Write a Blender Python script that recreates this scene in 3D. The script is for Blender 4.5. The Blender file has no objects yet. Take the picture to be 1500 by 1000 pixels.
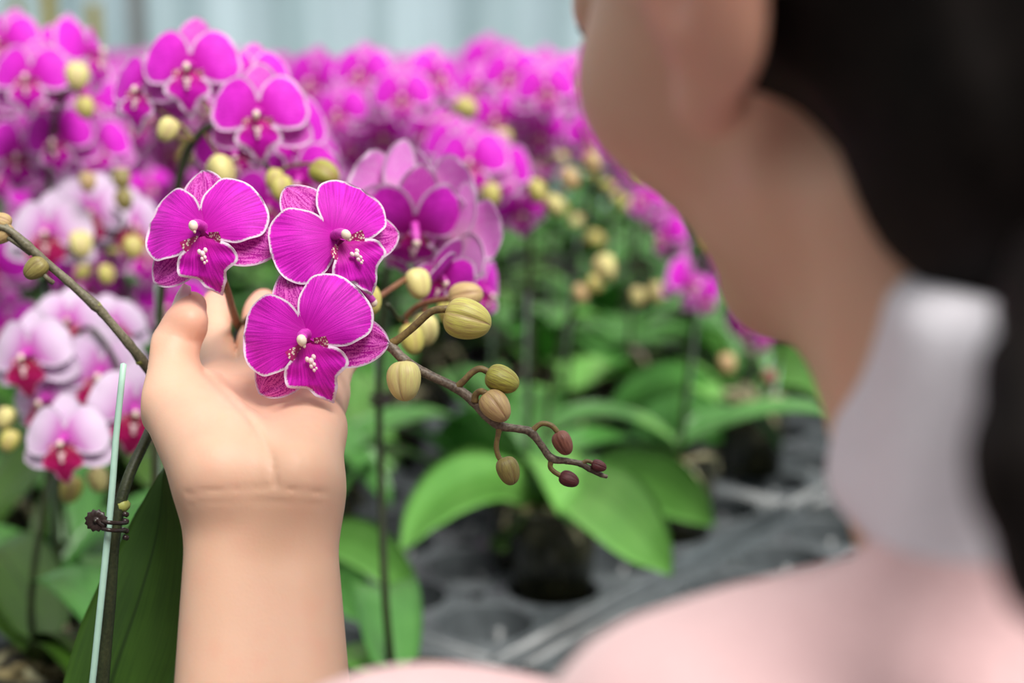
import bpy, math, random
import numpy as np
import openvdb
from mathutils import Vector, Matrix

random.seed(7); rng = np.random.default_rng(7)
COL = bpy.context.scene.collection
scene = bpy.context.scene

# ------------------------------------------------------------------ camera
CAM_Z, PITCH, FPX = 1.33, math.radians(11.7), 1500 * 50 / 36.0
CX = np.array([1.0, 0, 0])
CU = np.array([0, math.sin(PITCH), math.cos(PITCH)])
CF = np.array([0, math.cos(PITCH), -math.sin(PITCH)])
C0 = np.array([0, 0, CAM_Z])
cd = bpy.data.cameras.new('camera'); cam = bpy.data.objects.new('camera', cd); COL.objects.link(cam)
cam.location = C0; cam.rotation_euler = (math.pi / 2 - PITCH, 0, 0)
cd.lens = 50; cd.sensor_width = 36; cd.clip_start = 0.02; cd.clip_end = 60
cd.dof.use_dof = True; cd.dof.focus_distance = 0.538; cd.dof.aperture_fstop = 5.0
scene.camera = cam
scene.view_settings.view_transform = 'Standard'; scene.view_settings.look = 'None'
scene.view_settings.gamma = 1; scene.view_settings.use_curve_mapping = False
scene.view_settings.exposure = 0.10

# ------------------------------------------------------------------ world: an even bright overcast sky
w = bpy.data.worlds.new('overcast_sky'); scene.world = w; w.use_nodes = True
nt = w.node_tree; nt.nodes.clear()
out = nt.nodes.new('ShaderNodeOutputWorld'); bg = nt.nodes.new('ShaderNodeBackground')
geo = nt.nodes.new('ShaderNodeTexCoord'); sep = nt.nodes.new('ShaderNodeSeparateXYZ')
ramp = nt.nodes.new('ShaderNodeValToRGB')
ramp.color_ramp.elements[0].position = 0.0; ramp.color_ramp.elements[0].color = (0.50, 0.55, 0.58, 1)
ramp.color_ramp.elements[1].position = 0.9; ramp.color_ramp.elements[1].color = (1.0, 0.98, 0.95, 1)
nt.links.new(geo.outputs['Generated'], sep.inputs[0]); nt.links.new(sep.outputs['Z'], ramp.inputs[0])
nt.links.new(ramp.outputs[0], bg.inputs[0]); bg.inputs[1].default_value = 0.92
nt.links.new(bg.outputs[0], out.inputs[0])
sd = bpy.data.lights.new('hazy_sun', 'SUN'); so = bpy.data.objects.new('hazy_sun', sd); COL.objects.link(so)
sd.energy = 3.9; sd.angle = math.radians(28); sd.color = (1.0, 0.96, 0.90)
so.rotation_euler = Vector((-0.30, 0.46, -0.83)).to_track_quat('-Z', 'Y').to_euler()   # high, from behind the camera's right shoulder

# ------------------------------------------------------------------ helpers
def P(px, py, d):
    "the point that stands at depth d (metres) along the view axis"
    return C0 + d * CF + (px - 750) / FPX * d * CX + (500 - py) / FPX * d * CU

def K(px, py, d):
    "the same point in camera axes (right, up, depth)"
    return np.array([(px - 750) / FPX * d, (500 - py) / FPX * d, d])

def cam2world(v):
    v = np.asarray(v, float)
    return C0 + v[..., 0:1] * CX + v[..., 1:2] * CU + v[..., 2:3] * CF

def world2cam(v):
    r = np.asarray(v, float) - C0
    return np.stack([r @ CX, r @ CU, r @ CF], -1)

def mesh(name, verts, faces, mats, mat_idx=None, smooth=True, attrs=None, uv=None):
    me = bpy.data.meshes.new(name)
    verts = np.asarray(verts, float)
    me.from_pydata(verts.tolist(), [], [tuple(f) for f in faces])
    for m in (mats if isinstance(mats, (list, tuple)) else [mats]):
        me.materials.append(m)
    if mat_idx is not None:
        me.polygons.foreach_set('material_index', np.asarray(mat_idx, dtype=np.int32))
    if smooth:
        me.polygons.foreach_set('use_smooth', np.ones(len(me.polygons), dtype=bool))
    for k, a in (attrs or {}).items():
        a = np.asarray(a, dtype=np.float32)
        if a.ndim == 1:
            me.attributes.new(k, 'FLOAT', 'POINT').data.foreach_set('value', a)
        else:
            me.attributes.new(k, 'FLOAT_VECTOR', 'POINT').data.foreach_set('vector', a.ravel())
    me.update()
    return me

def obj(name, me, parent=None, loc=None, mat=None):
    o = bpy.data.objects.new(name, me); COL.objects.link(o)
    if parent is not None: o.parent = parent
    if mat is not None: o.matrix_basis = mat
    if loc is not None: o.location = loc
    return o

def thing(name, label, cat, loc=(0, 0, 0), group=None):
    o = bpy.data.objects.new(name, None); COL.objects.link(o); o.location = loc
    o.empty_display_size = 0.02
    o['label'] = label; o['category'] = cat
    if group: o['group'] = group
    return o

def tag(o, label, cat, group=None):
    o['label'] = label; o['category'] = cat
    if group: o['group'] = group
    return o

def struct(name, me, loc=None):
    o = obj(name, me, None, loc); o['kind'] = 'structure'; return o

class MB:
    "collects shapes into one mesh"
    def __init__(s): s.v = []; s.f = []; s.m = []; s.n = 0
    def add(s, v, f, mi=0):
        s.v.append(np.asarray(v, float)); s.f += [tuple(i + s.n for i in q) for q in f]; s.m += [mi] * len(f); s.n += len(v)
    def build(s, name, mats, smooth=True, off=None):
        v = np.concatenate(s.v)
        if off is not None: v = v - np.asarray(off)
        return mesh(name, v, s.f, mats, s.m, smooth)

def box(x0, x1, y0, y1, z0, z1):
    v = [(x, y, z) for x in (x0, x1) for y in (y0, y1) for z in (z0, z1)]
    return v, [(0, 1, 3, 2), (4, 6, 7, 5), (0, 4, 5, 1), (2, 3, 7, 6), (0, 2, 6, 4), (1, 5, 7, 3)]

def spline(pts, n):
    "Catmull-Rom through pts (rows may carry a radius), n samples per span"
    p = np.asarray(pts, float)
    p = np.vstack([2 * p[0] - p[1], p, 2 * p[-1] - p[-2]])
    o = []
    for i in range(1, len(p) - 2):
        a, b, c, d = p[i - 1], p[i], p[i + 1], p[i + 2]
        for t in np.arange(n) / n:
            o.append(0.5 * (2 * b + (c - a) * t + (2 * a - 5 * b + 4 * c - d) * t * t + (3 * b - a - 3 * c + d) * t ** 3))
    o.append(p[-2]); return np.array(o)

def tube(path, radii, seg=8, cap=True):
    path = np.asarray(path, float); n = len(path)
    radii = np.broadcast_to(np.asarray(radii, float), (n,))
    tan = np.gradient(path, axis=0); tan /= np.linalg.norm(tan, axis=1)[:, None] + 1e-12
    up = np.array([0, 0, 1.0]) if abs(tan[0][2]) < 0.9 else np.array([1.0, 0, 0])
    nrm = np.cross(tan[0], up); nrm /= np.linalg.norm(nrm)
    vs = []; fs = []
    ang = np.arange(seg) * 2 * math.pi / seg
    for i in range(n):
        nrm = nrm - tan[i] * (nrm @ tan[i]); nrm /= np.linalg.norm(nrm) + 1e-12
        b = np.cross(tan[i], nrm)
        vs.append(path[i] + radii[i] * (np.cos(ang)[:, None] * nrm + np.sin(ang)[:, None] * b))
    v = np.concatenate(vs)
    for i in range(n - 1):
        for k in range(seg):
            k2 = (k + 1) % seg
            fs.append((i * seg + k, i * seg + k2, (i + 1) * seg + k2, (i + 1) * seg + k))
    if cap:
        v = np.vstack([v, path[0] - tan[0] * radii[0] * .4, path[-1] + tan[-1] * radii[-1] * .6]); a, b = len(v) - 2, len(v) - 1
        for k in range(seg):
            k2 = (k + 1) % seg
            fs.append((k2, k, a)); fs.append(((n - 1) * seg + k, (n - 1) * seg + k2, b))
    return v, fs

def lathe(prof, seg=24, fn=None):
    "profile of (r, z) rows, closed where r is 0"
    vs = []; fs = []; n = len(prof)
    for r, z in prof:
        for k in range(seg):
            a = 2 * math.pi * k / seg; vs.append((r * math.cos(a), r * math.sin(a), z))
    for i in range(n - 1):
        for k in range(seg):
            k2 = (k + 1) % seg
            fs.append((i * seg + k, i * seg + k2, (i + 1) * seg + k2, (i + 1) * seg + k))
    return np.array(vs), fs

def ellipsoid(c, r, nu=12, nv=8):
    v, f = lathe([(math.sin(math.pi * i / nv) + 1e-4, -math.cos(math.pi * i / nv)) for i in range(nv + 1)], nu)
    return v * np.asarray(r) + np.asarray(c), f

def basis(z, up, loc=(0, 0, 0), s=1.0):
    z = np.asarray(z, float); z = z / np.linalg.norm(z)
    x = np.cross(up, z); x /= np.linalg.norm(x); y = np.cross(z, x)
    m = Matrix.Identity(4)
    for i in range(3):
        m[i][0] = x[i] * s; m[i][1] = y[i] * s; m[i][2] = z[i] * s; m[i][3] = loc[i]
    return m

# ------------------------------------------------------------------ materials
def new_mat(name):
    m = bpy.data.materials.new(name); m.use_nodes = True
    nt = m.node_tree; b = nt.nodes['Principled BSDF']
    return m, nt, b

def N(nt, typ, **kw):
    n = nt.nodes.new(typ)
    for k, v in kw.items(): setattr(n, k, v)
    return n

def noise(nt, vec, scale, detail=3, rough=0.55, dim='3D'):
    n = N(nt, 'ShaderNodeTexNoise'); n.inputs['Scale'].default_value = scale
    n.inputs['Detail'].default_value = detail; n.inputs['Roughness'].default_value = rough
    if vec is not None: nt.links.new(vec, n.inputs['Vector'])
    return n.outputs['Fac']

def rampn(nt, fac, stops):
    r = N(nt, 'ShaderNodeValToRGB'); e = r.color_ramp.elements
    while len(e) < len(stops): e.new(0.5)
    for i, (p, c) in enumerate(stops):
        e[i].position = p; e[i].color = (*c, 1) if len(c) == 3 else c
    nt.links.new(fac, r.inputs[0]); return r.outputs[0]

def mixc(nt, fac, a, b):
    m = N(nt, 'ShaderNodeMix', data_type='RGBA')
    for s, v in ((m.inputs[0], fac), (m.inputs[6], a), (m.inputs[7], b)):
        if isinstance(v, (tuple, list)): s.default_value = (*v, 1) if len(v) == 3 else v
        elif isinstance(v, (int, float)): s.default_value = v
        else: nt.links.new(v, s)
    return m.outputs[2]

def mathn(nt, op, a, b=0.0, c=0.0, clamp=False):
    m = N(nt, 'ShaderNodeMath', operation=op, use_clamp=clamp)
    for s, v in zip(m.inputs, (a, b, c)):
        if isinstance(v, (int, float)): s.default_value = v
        else: nt.links.new(v, s)
    return m.outputs[0]

def bump(nt, b, height, strength=0.3, dist=0.001):
    n = N(nt, 'ShaderNodeBump'); n.inputs['Strength'].default_value = strength; n.inputs['Distance'].default_value = dist
    nt.links.new(height, n.inputs['Height']); nt.links.new(n.outputs[0], b.inputs['Normal'])

def objco(nt): return N(nt, 'ShaderNodeTexCoord').outputs['Object']

def lin(r, g, b):
    f = lambda c: (c / 255 / 12.92) if c / 255 <= 0.04045 else ((c / 255 + 0.055) / 1.055) ** 2.4
    return (f(r), f(g), f(b))

def simple(name, c, rough=0.5, var=0.15, scale=40, metal=0.0, spec=0.5, bumpd=0.0):
    m, nt, b = new_mat(name)
    co = objco(nt); n = noise(nt, co, scale)
    col = rampn(nt, n, [(0.3, tuple(x * (1 - var) for x in c)), (0.7, tuple(min(1, x * (1 + var)) for x in c))])
    nt.links.new(col, b.inputs['Base Color']); b.inputs['Roughness'].default_value = rough
    b.inputs['Metallic'].default_value = metal; b.inputs['Specular IOR Level'].default_value = spec
    if bumpd: bump(nt, b, n, 0.5, bumpd)
    return m

def petal_mat(name, dark, light, rim, rimw, vein, veinfreq, centre, tips=None, trans=0.25, vthr=(0.42, 0.60), rimsoft=0.6, rad=0.30, ret=0.35):
    "attributes: edge = mm to the border, pv = (fan angle, mm from the throat, side)"
    m, nt, b = new_mat(name)
    at = N(nt, 'ShaderNodeAttribute', attribute_name='pv'); sp = N(nt, 'ShaderNodeSeparateXYZ'); nt.links.new(at.outputs['Vector'], sp.inputs[0])
    ed = N(nt, 'ShaderNodeAttribute', attribute_name='edge').outputs['Fac']
    cb = N(nt, 'ShaderNodeCombineXYZ')
    nt.links.new(mathn(nt, 'MULTIPLY', sp.outputs[0], veinfreq), cb.inputs[0]); nt.links.new(mathn(nt, 'MULTIPLY', sp.outputs[1], rad), cb.inputs[1])
    v1 = noise(nt, cb.outputs[0], 1.0, 3, 0.6)
    cb2 = N(nt, 'ShaderNodeCombineXYZ')
    nt.links.new(mathn(nt, 'MULTIPLY', sp.outputs[0], veinfreq * 0.8), cb2.inputs[0]); nt.links.new(mathn(nt, 'MULTIPLY', sp.outputs[1], 1.1), cb2.inputs[1])
    v2 = noise(nt, cb2.outputs[0], 1.6, 2, 0.5)
    vv = mathn(nt, 'MULTIPLY_ADD', v1, 1 - ret, mathn(nt, 'MULTIPLY', v2, ret))
    veins = rampn(nt, vv, [(vthr[0], (1, 1, 1)), (vthr[1], (0, 0, 0))])
    col = mixc(nt, mathn(nt, 'MULTIPLY', veins, vein), light, dark)
    cen = rampn(nt, mathn(nt, 'DIVIDE', sp.outputs[1], 30.0), [(0.08, (1, 1, 1)), (0.42, (0, 0, 0))])
    col = mixc(nt, mathn(nt, 'MULTIPLY', cen, 0.85), col, centre)
    if tips is not None:
        tf = rampn(nt, mathn(nt, 'DIVIDE', sp.outputs[1], 30.0), [(0.22, (0, 0, 0)), (0.66, (1, 1, 1))])
        col = mixc(nt, tf, col, tips)
    en = mathn(nt, 'ADD', ed, mathn(nt, 'MULTIPLY', mathn(nt, 'SUBTRACT', noise(nt, cb2.outputs[0], 1.2, 3), 0.5), 1.4))
    rf = mathn(nt, 'SUBTRACT', 1.0, mathn(nt, 'DIVIDE', mathn(nt, 'SUBTRACT', en, rimw), rimsoft), clamp=True)
    col = mixc(nt, rf, col, rim)
    nt.links.new(col, b.inputs['Base Color']); b.inputs['Roughness'].default_value = 0.55
    b.inputs['Specular IOR Level'].default_value = 0.25
    b.inputs['Sheen Weight'].default_value = 0.08
    bump(nt, b, vv, 0.35, 0.0006)
    tr = N(nt, 'ShaderNodeBsdfTranslucent'); nt.links.new(col, tr.inputs[0])
    ms = N(nt, 'ShaderNodeMixShader'); ms.inputs[0].default_value = trans
    o = nt.nodes['Material Output']
    nt.links.new(b.outputs[0], ms.inputs[1]); nt.links.new(tr.outputs[0], ms.inputs[2]); nt.links.new(ms.outputs[0], o.inputs[0])
    return m

WHITE_RIM = (0.86, 0.72, 0.86)
M = {}
M['petal'] = petal_mat('magenta_petal', (0.46, 0.000, 0.40), (0.86, 0.022, 0.72), WHITE_RIM, 0.50, 0.85, 19.0, (0.56, 0.0, 0.42), rad=.07, ret=.18, rimsoft=.45)
M['sepal'] = petal_mat('magenta_sepal', (0.50, 0.001, 0.38), (0.90, 0.17, 0.72), WHITE_RIM, 0.42, 1.0, 9.0, (0.45, 0.0, 0.25), vthr=(0.44, 0.53), trans=.40, rad=.16, ret=.38, rimsoft=.45)
M['lip'] = petal_mat('magenta_lip', (0.46, 0.0, 0.38), (0.84, 0.014, 0.68), WHITE_RIM, 0.70, 0.85, 11.0, (0.42, 0.0, 0.20), rad=.06, ret=.15, rimsoft=.5)
M['petal_back'] = petal_mat('petal_underside', (0.86, 0.15, 0.78), (0.92, 0.46, 0.88), WHITE_RIM, 0.8, 0.7, 8.0, (0.82, 0.50, 0.68))
M['bg_petal'] = petal_mat('broad_rimmed_magenta_petal', (0.66, 0.003, 0.58), (0.92, 0.040, 0.83), (0.90, 0.58, 0.88), 0.9, 0.8, 9.0, (0.56, 0.0, 0.40), rimsoft=0.9)
M['bg_sepal'] = petal_mat('broad_rimmed_magenta_sepal', (0.70, 0.020, 0.60), (0.90, 0.22, 0.80), (0.90, 0.60, 0.88), 0.8, 0.9, 9.0, (0.6, 0.05, 0.4), rimsoft=0.9)
M['bg_lip'] = petal_mat('broad_rimmed_magenta_lip', (0.52, 0.0, 0.42), (0.84, 0.012, 0.66), (0.88, 0.66, 0.88), 1.3, 0.8, 9.0, (0.5, 0.01, 0.12), rimsoft=0.8)
M['pale_petal'] = petal_mat('pale_pink_petal', (0.62, 0.22, 0.62), (0.76, 0.46, 0.78), (0.82, 0.70, 0.86), 0.6, 0.5, 8.0, (0.62, 0.04, 0.50), tips=(0.84, 0.68, 0.88), rimsoft=1.5)
M['pale_lip'] = petal_mat('dark_red_lip', (0.30, 0.0, 0.06), (0.55, 0.01, 0.16), (0.72, 0.30, 0.55), 0.3, 0.8, 8.0, (0.28, 0.01, 0.02))

m, nt, b = new_mat('spotted_throat'); M['throat'] = m
co = objco(nt); vor = N(nt, 'ShaderNodeTexVoronoi'); vor.inputs['Scale'].default_value = 950; nt.links.new(co, vor.inputs['Vector'])
col = rampn(nt, vor.outputs['Distance'], [(0.30, (0.88, 0.74, 0.62)), (0.46, (0.42, 0.01, 0.16))])
nt.links.new(col, b.inputs['Base Color']); b.inputs['Roughness'].default_value = 0.5
M['column'] = simple('column_magenta', (0.58, 0.05, 0.45), 0.45, 0.25, 500)
M['cap'] = simple('anther_cap_cream', (0.86, 0.72, 0.58), 0.4, 0.06, 300)
M['callus'] = simple('callus_pale', (0.88, 0.62, 0.66), 0.5, 0.15, 700)

def bud_mat(name, a, b2, seamc):
    m, nt, b = new_mat(name)
    at = N(nt, 'ShaderNodeAttribute', attribute_name='bv'); sp = N(nt, 'ShaderNodeSeparateXYZ'); nt.links.new(at.outputs['Vector'], sp.inputs[0])
    cb = N(nt, 'ShaderNodeCombineXYZ'); nt.links.new(mathn(nt, 'MULTIPLY', sp.outputs[0], 9.0), cb.inputs[0]); nt.links.new(mathn(nt, 'MULTIPLY', sp.outputs[1], 0.8), cb.inputs[1])
    st = noise(nt, cb.outputs[0], 1.6, 3, 0.6)
    col = mixc(nt, rampn(nt, st, [(0.40, (0, 0, 0)), (0.62, (1, 1, 1))]), a, b2)
    col = mixc(nt, mathn(nt, 'MULTIPLY', sp.outputs[2], 0.7), col, seamc)
    nt.links.new(col, b.inputs['Base Color']); b.inputs['Roughness'].default_value = 0.42
    bump(nt, b, st, 0.4, 0.0005); return m
M['bud_yellow'] = bud_mat('yellow_green_bud', (0.60, 0.58, 0.13), (0.48, 0.38, 0.13), (0.40, 0.20, 0.17))
M['bud_green'] = bud_mat('green_striped_bud', (0.44, 0.44, 0.07), (0.25, 0.21, 0.05), (0.32, 0.15, 0.09))
M['bud_tan'] = bud_mat('tan_bud', (0.56, 0.41, 0.17), (0.44, 0.28, 0.15), (0.32, 0.15, 0.10))
M['bud_olive'] = bud_mat('olive_bud', (0.32, 0.28, 0.08), (0.22, 0.17, 0.06), (0.18, 0.09, 0.05))
M['bud_pink'] = bud_mat('dusky_pink_bud', (0.30, 0.12, 0.08), (0.18, 0.06, 0.045), (0.12, 0.04, 0.03))
M['bud_maroon'] = bud_mat('maroon_bud', (0.14, 0.025, 0.030), (0.07, 0.015, 0.018), (0.05, 0.01, 0.015))
M['bud_cream'] = bud_mat('cream_bud', (0.70, 0.66, 0.24), (0.66, 0.54, 0.24), (0.46, 0.28, 0.18))

def stem_mat(name, c1, c2, scale=900):
    m, nt, b = new_mat(name); co = objco(nt)
    n1 = noise(nt, co, scale, 2); n2 = noise(nt, co, 60, 2)
    col = rampn(nt, mathn(nt, 'MULTIPLY_ADD', n1, 0.55, mathn(nt, 'MULTIPLY', n2, 0.45)), [(0.40, c1), (0.62, c2)])
    nt.links.new(col, b.inputs['Base Color']); b.inputs['Roughness'].default_value = 0.5
    bump(nt, b, n1, 0.3, 0.0005); return m
M['stem_brown'] = stem_mat('speckled_brown_stem', (0.080, 0.058, 0.042), (0.25, 0.20, 0.15))
M['stem_grey'] = stem_mat('grey_green_stem', (0.11, 0.10, 0.06), (0.22, 0.20, 0.13))
M['stem_dark'] = stem_mat('dark_green_stem', (0.020, 0.028, 0.010), (0.045, 0.055, 0.020))
M['pedicel'] = stem_mat('olive_brown_pedicel', (0.13, 0.085, 0.035), (0.26, 0.19, 0.06), 500)
M['pedicel_red'] = stem_mat('red_brown_pedicel', (0.16, 0.055, 0.03), (0.24, 0.11, 0.05), 500)
M['node'] = simple('green_node', (0.34, 0.36, 0.09), 0.5)
M['stake'] = simple('pale_green_stake', (0.44, 0.68, 0.57), 0.4, 0.06, 200)
M['stake_grey'] = simple('grey_green_stake', (0.30, 0.38, 0.33), 0.4, 0.08, 200)
M['clip'] = simple('dark_brown_plastic', (0.030, 0.018, 0.016), 0.35, 0.2, 300)

def leaf_mat(name, c1, c2, rib, rough=0.32):
    m, nt, b = new_mat(name)
    at = N(nt, 'ShaderNodeAttribute', attribute_name='lv'); sp = N(nt, 'ShaderNodeSeparateXYZ'); nt.links.new(at.outputs['Vector'], sp.inputs[0])
    cb = N(nt, 'ShaderNodeCombineXYZ'); nt.links.new(mathn(nt, 'MULTIPLY', sp.outputs[0], 14.0), cb.inputs[0]); nt.links.new(mathn(nt, 'MULTIPLY', sp.outputs[1], 2.0), cb.inputs[1])
    n1 = noise(nt, cb.outputs[0], 2.0, 3); n2 = noise(nt, objco(nt), 25, 3)
    col = rampn(nt, mathn(nt, 'MULTIPLY_ADD', n1, 0.5, mathn(nt, 'MULTIPLY', n2, 0.5)), [(0.34, c1), (0.66, c2)])
    rb = rampn(nt, mathn(nt, 'ABSOLUTE', sp.outputs[0]), [(0.015, (1, 1, 1)), (0.05, (0, 0, 0))])
    col = mixc(nt, rb, col, rib)
    nt.links.new(col, b.inputs['Base Color']); b.inputs['Roughness'].default_value = rough
    b.inputs['Specular IOR Level'].default_value = 0.5
    bump(nt, b, n1, 0.15, 0.0008)
    tr = N(nt, 'ShaderNodeBsdfTranslucent'); nt.links.new(col, tr.inputs[0])
    ms = N(nt, 'ShaderNodeMixShader'); ms.inputs[0].default_value = 0.14
    nt.links.new(b.outputs[0], ms.inputs[1]); nt.links.new(tr.outputs[0], ms.inputs[2]); nt.links.new(ms.outputs[0], nt.nodes['Material Output'].inputs[0])
    return m
M['leaf_dark'] = leaf_mat('deep_and_shaded_leaf', (0.030, 0.085, 0.008), (0.060, 0.15, 0.014), (0.022, 0.06, 0.006), 0.42)  # a deep leaf's own green, also the painted shade of the lower-left leaves
M['leaf_mid'] = leaf_mat('mid_green_leaf', (0.060, 0.22, 0.040), (0.11, 0.33, 0.070), (0.05, 0.17, 0.03))
M['leaf_light'] = leaf_mat('light_green_leaf', (0.115, 0.34, 0.055), (0.185, 0.46, 0.095), (0.09, 0.27, 0.04))

def skin_mat(name, c1, c2, c3):
    m, nt, b = new_mat(name); co = objco(nt)
    n1 = noise(nt, co, 22, 3); n2 = noise(nt, co, 900, 2); n3 = noise(nt, co, 90, 3)
    col = rampn(nt, n1, [(0.32, c1), (0.68, c2)])
    bl = N(nt, 'ShaderNodeAttribute', attribute_name='blush').outputs['Fac']
    col = mixc(nt, bl, col, c3)
    col = mixc(nt, mathn(nt, 'MULTIPLY', rampn(nt, n3, [(0.5, (0, 0, 0)), (0.75, (1, 1, 1))]), 0.18), col, c3)
    nt.links.new(col, b.inputs['Base Color']); b.inputs['Roughness'].default_value = 0.48
    b.inputs['Subsurface Weight'].default_value = 0.25; b.inputs['Subsurface Radius'].default_value = (1.0, 0.35, 0.18); b.inputs['Subsurface Scale'].default_value = 0.004
    b.inputs['Specular IOR Level'].default_value = 0.35
    bump(nt, b, n2, 0.12, 0.0004); return m
M['skin'] = skin_mat('skin', (0.72, 0.445, 0.31), (0.79, 0.505, 0.37), (0.80, 0.34, 0.26))
M['nail'] = simple('nail', (0.88, 0.66, 0.62), 0.18, 0.05, 100)
M['hair'] = simple('dark_hair', (0.006, 0.004, 0.0035), 0.6, 0.4, 120, spec=0.12)
m, nt, b = new_mat('pink_fleece'); M['jacket'] = m
co = objco(nt); n = noise(nt, co, 350, 3)
nt.links.new(rampn(nt, n, [(0.3, (0.68, 0.43, 0.44)), (0.7, (0.76, 0.50, 0.51))]), b.inputs['Base Color']); b.inputs['Roughness'].default_value = 0.9
b.inputs['Sheen Weight'].default_value = 0.4; bump(nt, b, n, 0.5, 0.002)
M['collar'] = simple('lavender_white_fleece', (0.82, 0.79, 0.86), 0.9, 0.04, 300, bumpd=0.001)
M['trousers'] = simple('dark_trousers', (0.03, 0.035, 0.05), 0.9, 0.2, 100)
M['shoe'] = simple('white_shoe', (0.6, 0.6, 0.6), 0.6)
M['tray'] = simple('black_plastic_tray', (0.095, 0.110, 0.118), 0.34, 0.25, 60, spec=0.6)
M['pot'] = None
m, nt, b = new_mat('smoky_plastic_pot'); M['pot'] = m
n = noise(nt, objco(nt), 45, 4)
nt.links.new(rampn(nt, n, [(0.35, (0.012, 0.014, 0.008)), (0.65, (0.060, 0.060, 0.030))]), b.inputs['Base Color']); b.inputs['Roughness'].default_value = 0.25
M['bark'] = simple('bark_and_moss', (0.17, 0.14, 0.065), 0.9, 0.6, 130, bumpd=0.004)
M['root'] = simple('pale_root', (0.36, 0.34, 0.20), 0.7, 0.25, 90)
M['steel'] = simple('galvanised_steel', (0.32, 0.34, 0.35), 0.45, 0.12, 30, 0.6)
M['concrete'] = simple('concrete_floor', (0.20, 0.20, 0.19), 0.85, 0.25, 6, bumpd=0.002)
M['trap'] = simple('yellow_sticky_card', (0.30, 0.25, 0.03), 0.5, 0.2, 30)
m, nt, b = new_mat('greenhouse_film'); M['film'] = m
co = objco(nt); mp = N(nt, 'ShaderNodeMapping'); mp.inputs['Scale'].default_value = (7, 7, 0.35); nt.links.new(co, mp.inputs[0])
col = rampn(nt, noise(nt, mp.outputs[0], 1.0, 4), [(0.35, (0.58, 0.71, 0.74)), (0.62, (0.80, 0.91, 0.95))])
nt.links.new(col, b.inputs['Base Color']); b.inputs['Roughness'].default_value = 0.5
tr = N(nt, 'ShaderNodeBsdfTranslucent'); nt.links.new(col, tr.inputs[0]); ms = N(nt, 'ShaderNodeMixShader'); ms.inputs[0].default_value = 0.55
nt.links.new(b.outputs[0], ms.inputs[1]); nt.links.new(tr.outputs[0], ms.inputs[2]); nt.links.new(ms.outputs[0], nt.nodes['Material Output'].inputs[0])

# ------------------------------------------------------------------ greenhouse shell
TRAY_Z = 0.85
WALL_Y = 5.6
v, f = box(-6, 6, -3, WALL_Y + 0.4, -0.1, 0); struct('floor', mesh('floor', v, f, M['concrete'], smooth=False))
def film_wall(name, a, b_, h, mat):
    "a hanging film with shallow folds between two floor points"
    a = np.array(a, float); b_ = np.array(b_, float); L = np.linalg.norm(b_ - a); n = int(L / 0.05)
    t = np.linspace(0, 1, n + 1); d = (b_ - a) / L; nr = np.array([-d[1], d[0]])
    offs = 0.018 * np.sin(t * L * 21 + 2 * np.sin(t * L * 3.1)) + 0.02 * np.sin(t * L * 5.3)
    xy = a + np.outer(t * L, d) + np.outer(offs, nr)
    v = [(x, y, z) for z in (0.0, h) for x, y in xy]
    f = [(i, i + 1, n + 1 + i + 1, n + 1 + i) for i in range(n)]
    v2 = [(x + nr[0] * .004, y + nr[1] * .004, z) for x, y, z in v]; k = len(v)
    f2 = [tuple(q + k for q in reversed(x)) for x in f]
    struct(name, mesh(name, v + v2, f + f2, mat))
film_wall('wall_back', (-5.5, WALL_Y), (5.5, WALL_Y), 3.4, M['film'])
film_wall('wall_left', (-5.5, -2.5), (-5.5, WALL_Y), 3.4, simple('unseen_darkened_wall', (0.18, 0.20, 0.19), 0.8))  # out of view; made dark to cut ambient light on the face
film_wall('wall_right', (5.5, WALL_Y), (5.5, -2.5), 3.4, M['film'])
wall_dark = simple('unseen_dark_panel', (0.16, 0.17, 0.16), 0.8)  # for the unseen wall behind the camera, dark to keep low light off the face
v, f = box(-5.5, 5.5, -2.6, -2.5, 0, 3.4); struct('wall_front', mesh('wall_front', v, f, wall_dark, smooth=False))
# steel posts before the back wall
for i, (px, w_) in enumerate(((214, 0.055), (-120, 0.05), (1420, 0.055))):
    x = P(px, 69, 5.35)[0]
    mb = MB(); mb.add(*box(x - w_ / 2, x + w_ / 2, 5.33, 5.39, 0.0, 3.4)); mb.add(*box(x - .09, x + .09, 5.27, 5.45, 0, 0.012))
    o = obj('post', mb.build('post', M['steel'], False)); o['kind'] = 'structure'; o.name = 'trim_%d' % (i + 1)
# yellow sticky cards on wires at the far left
for i, (px, py, dd, hh) in enumerate(((72, 24, 4.4, 0.20), (26, 38, 4.8, 0.16), (138, 36, 4.7, 0.14), (-30, 30, 4.5, 0.2))):
    p = P(px, py, dd)
    t = thing('sticky_trap', ['yellow insect card hanging at top left above the magenta flowers, left of the post',
                              'yellow insect card hanging furthest from the grey post in view',
                              'yellow insect card hanging nearest to the grey post', 'yellow insect card just past the picture edge'][i], 'insect trap', p, 'yellow sticky traps by the wall')
    v, f = box(-0.022, 0.022, -0.002, 0.002, -hh / 2, hh / 2); obj('card', mesh('card', v, f, M['trap'], smooth=False), t)
    v, f = tube([(0, 0, hh / 2), (0, 0, 3.3 - p[2])], 0.0015, 5); obj('hanging_wire', mesh('hanging_wire', v, f, M['steel']), t)

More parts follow.
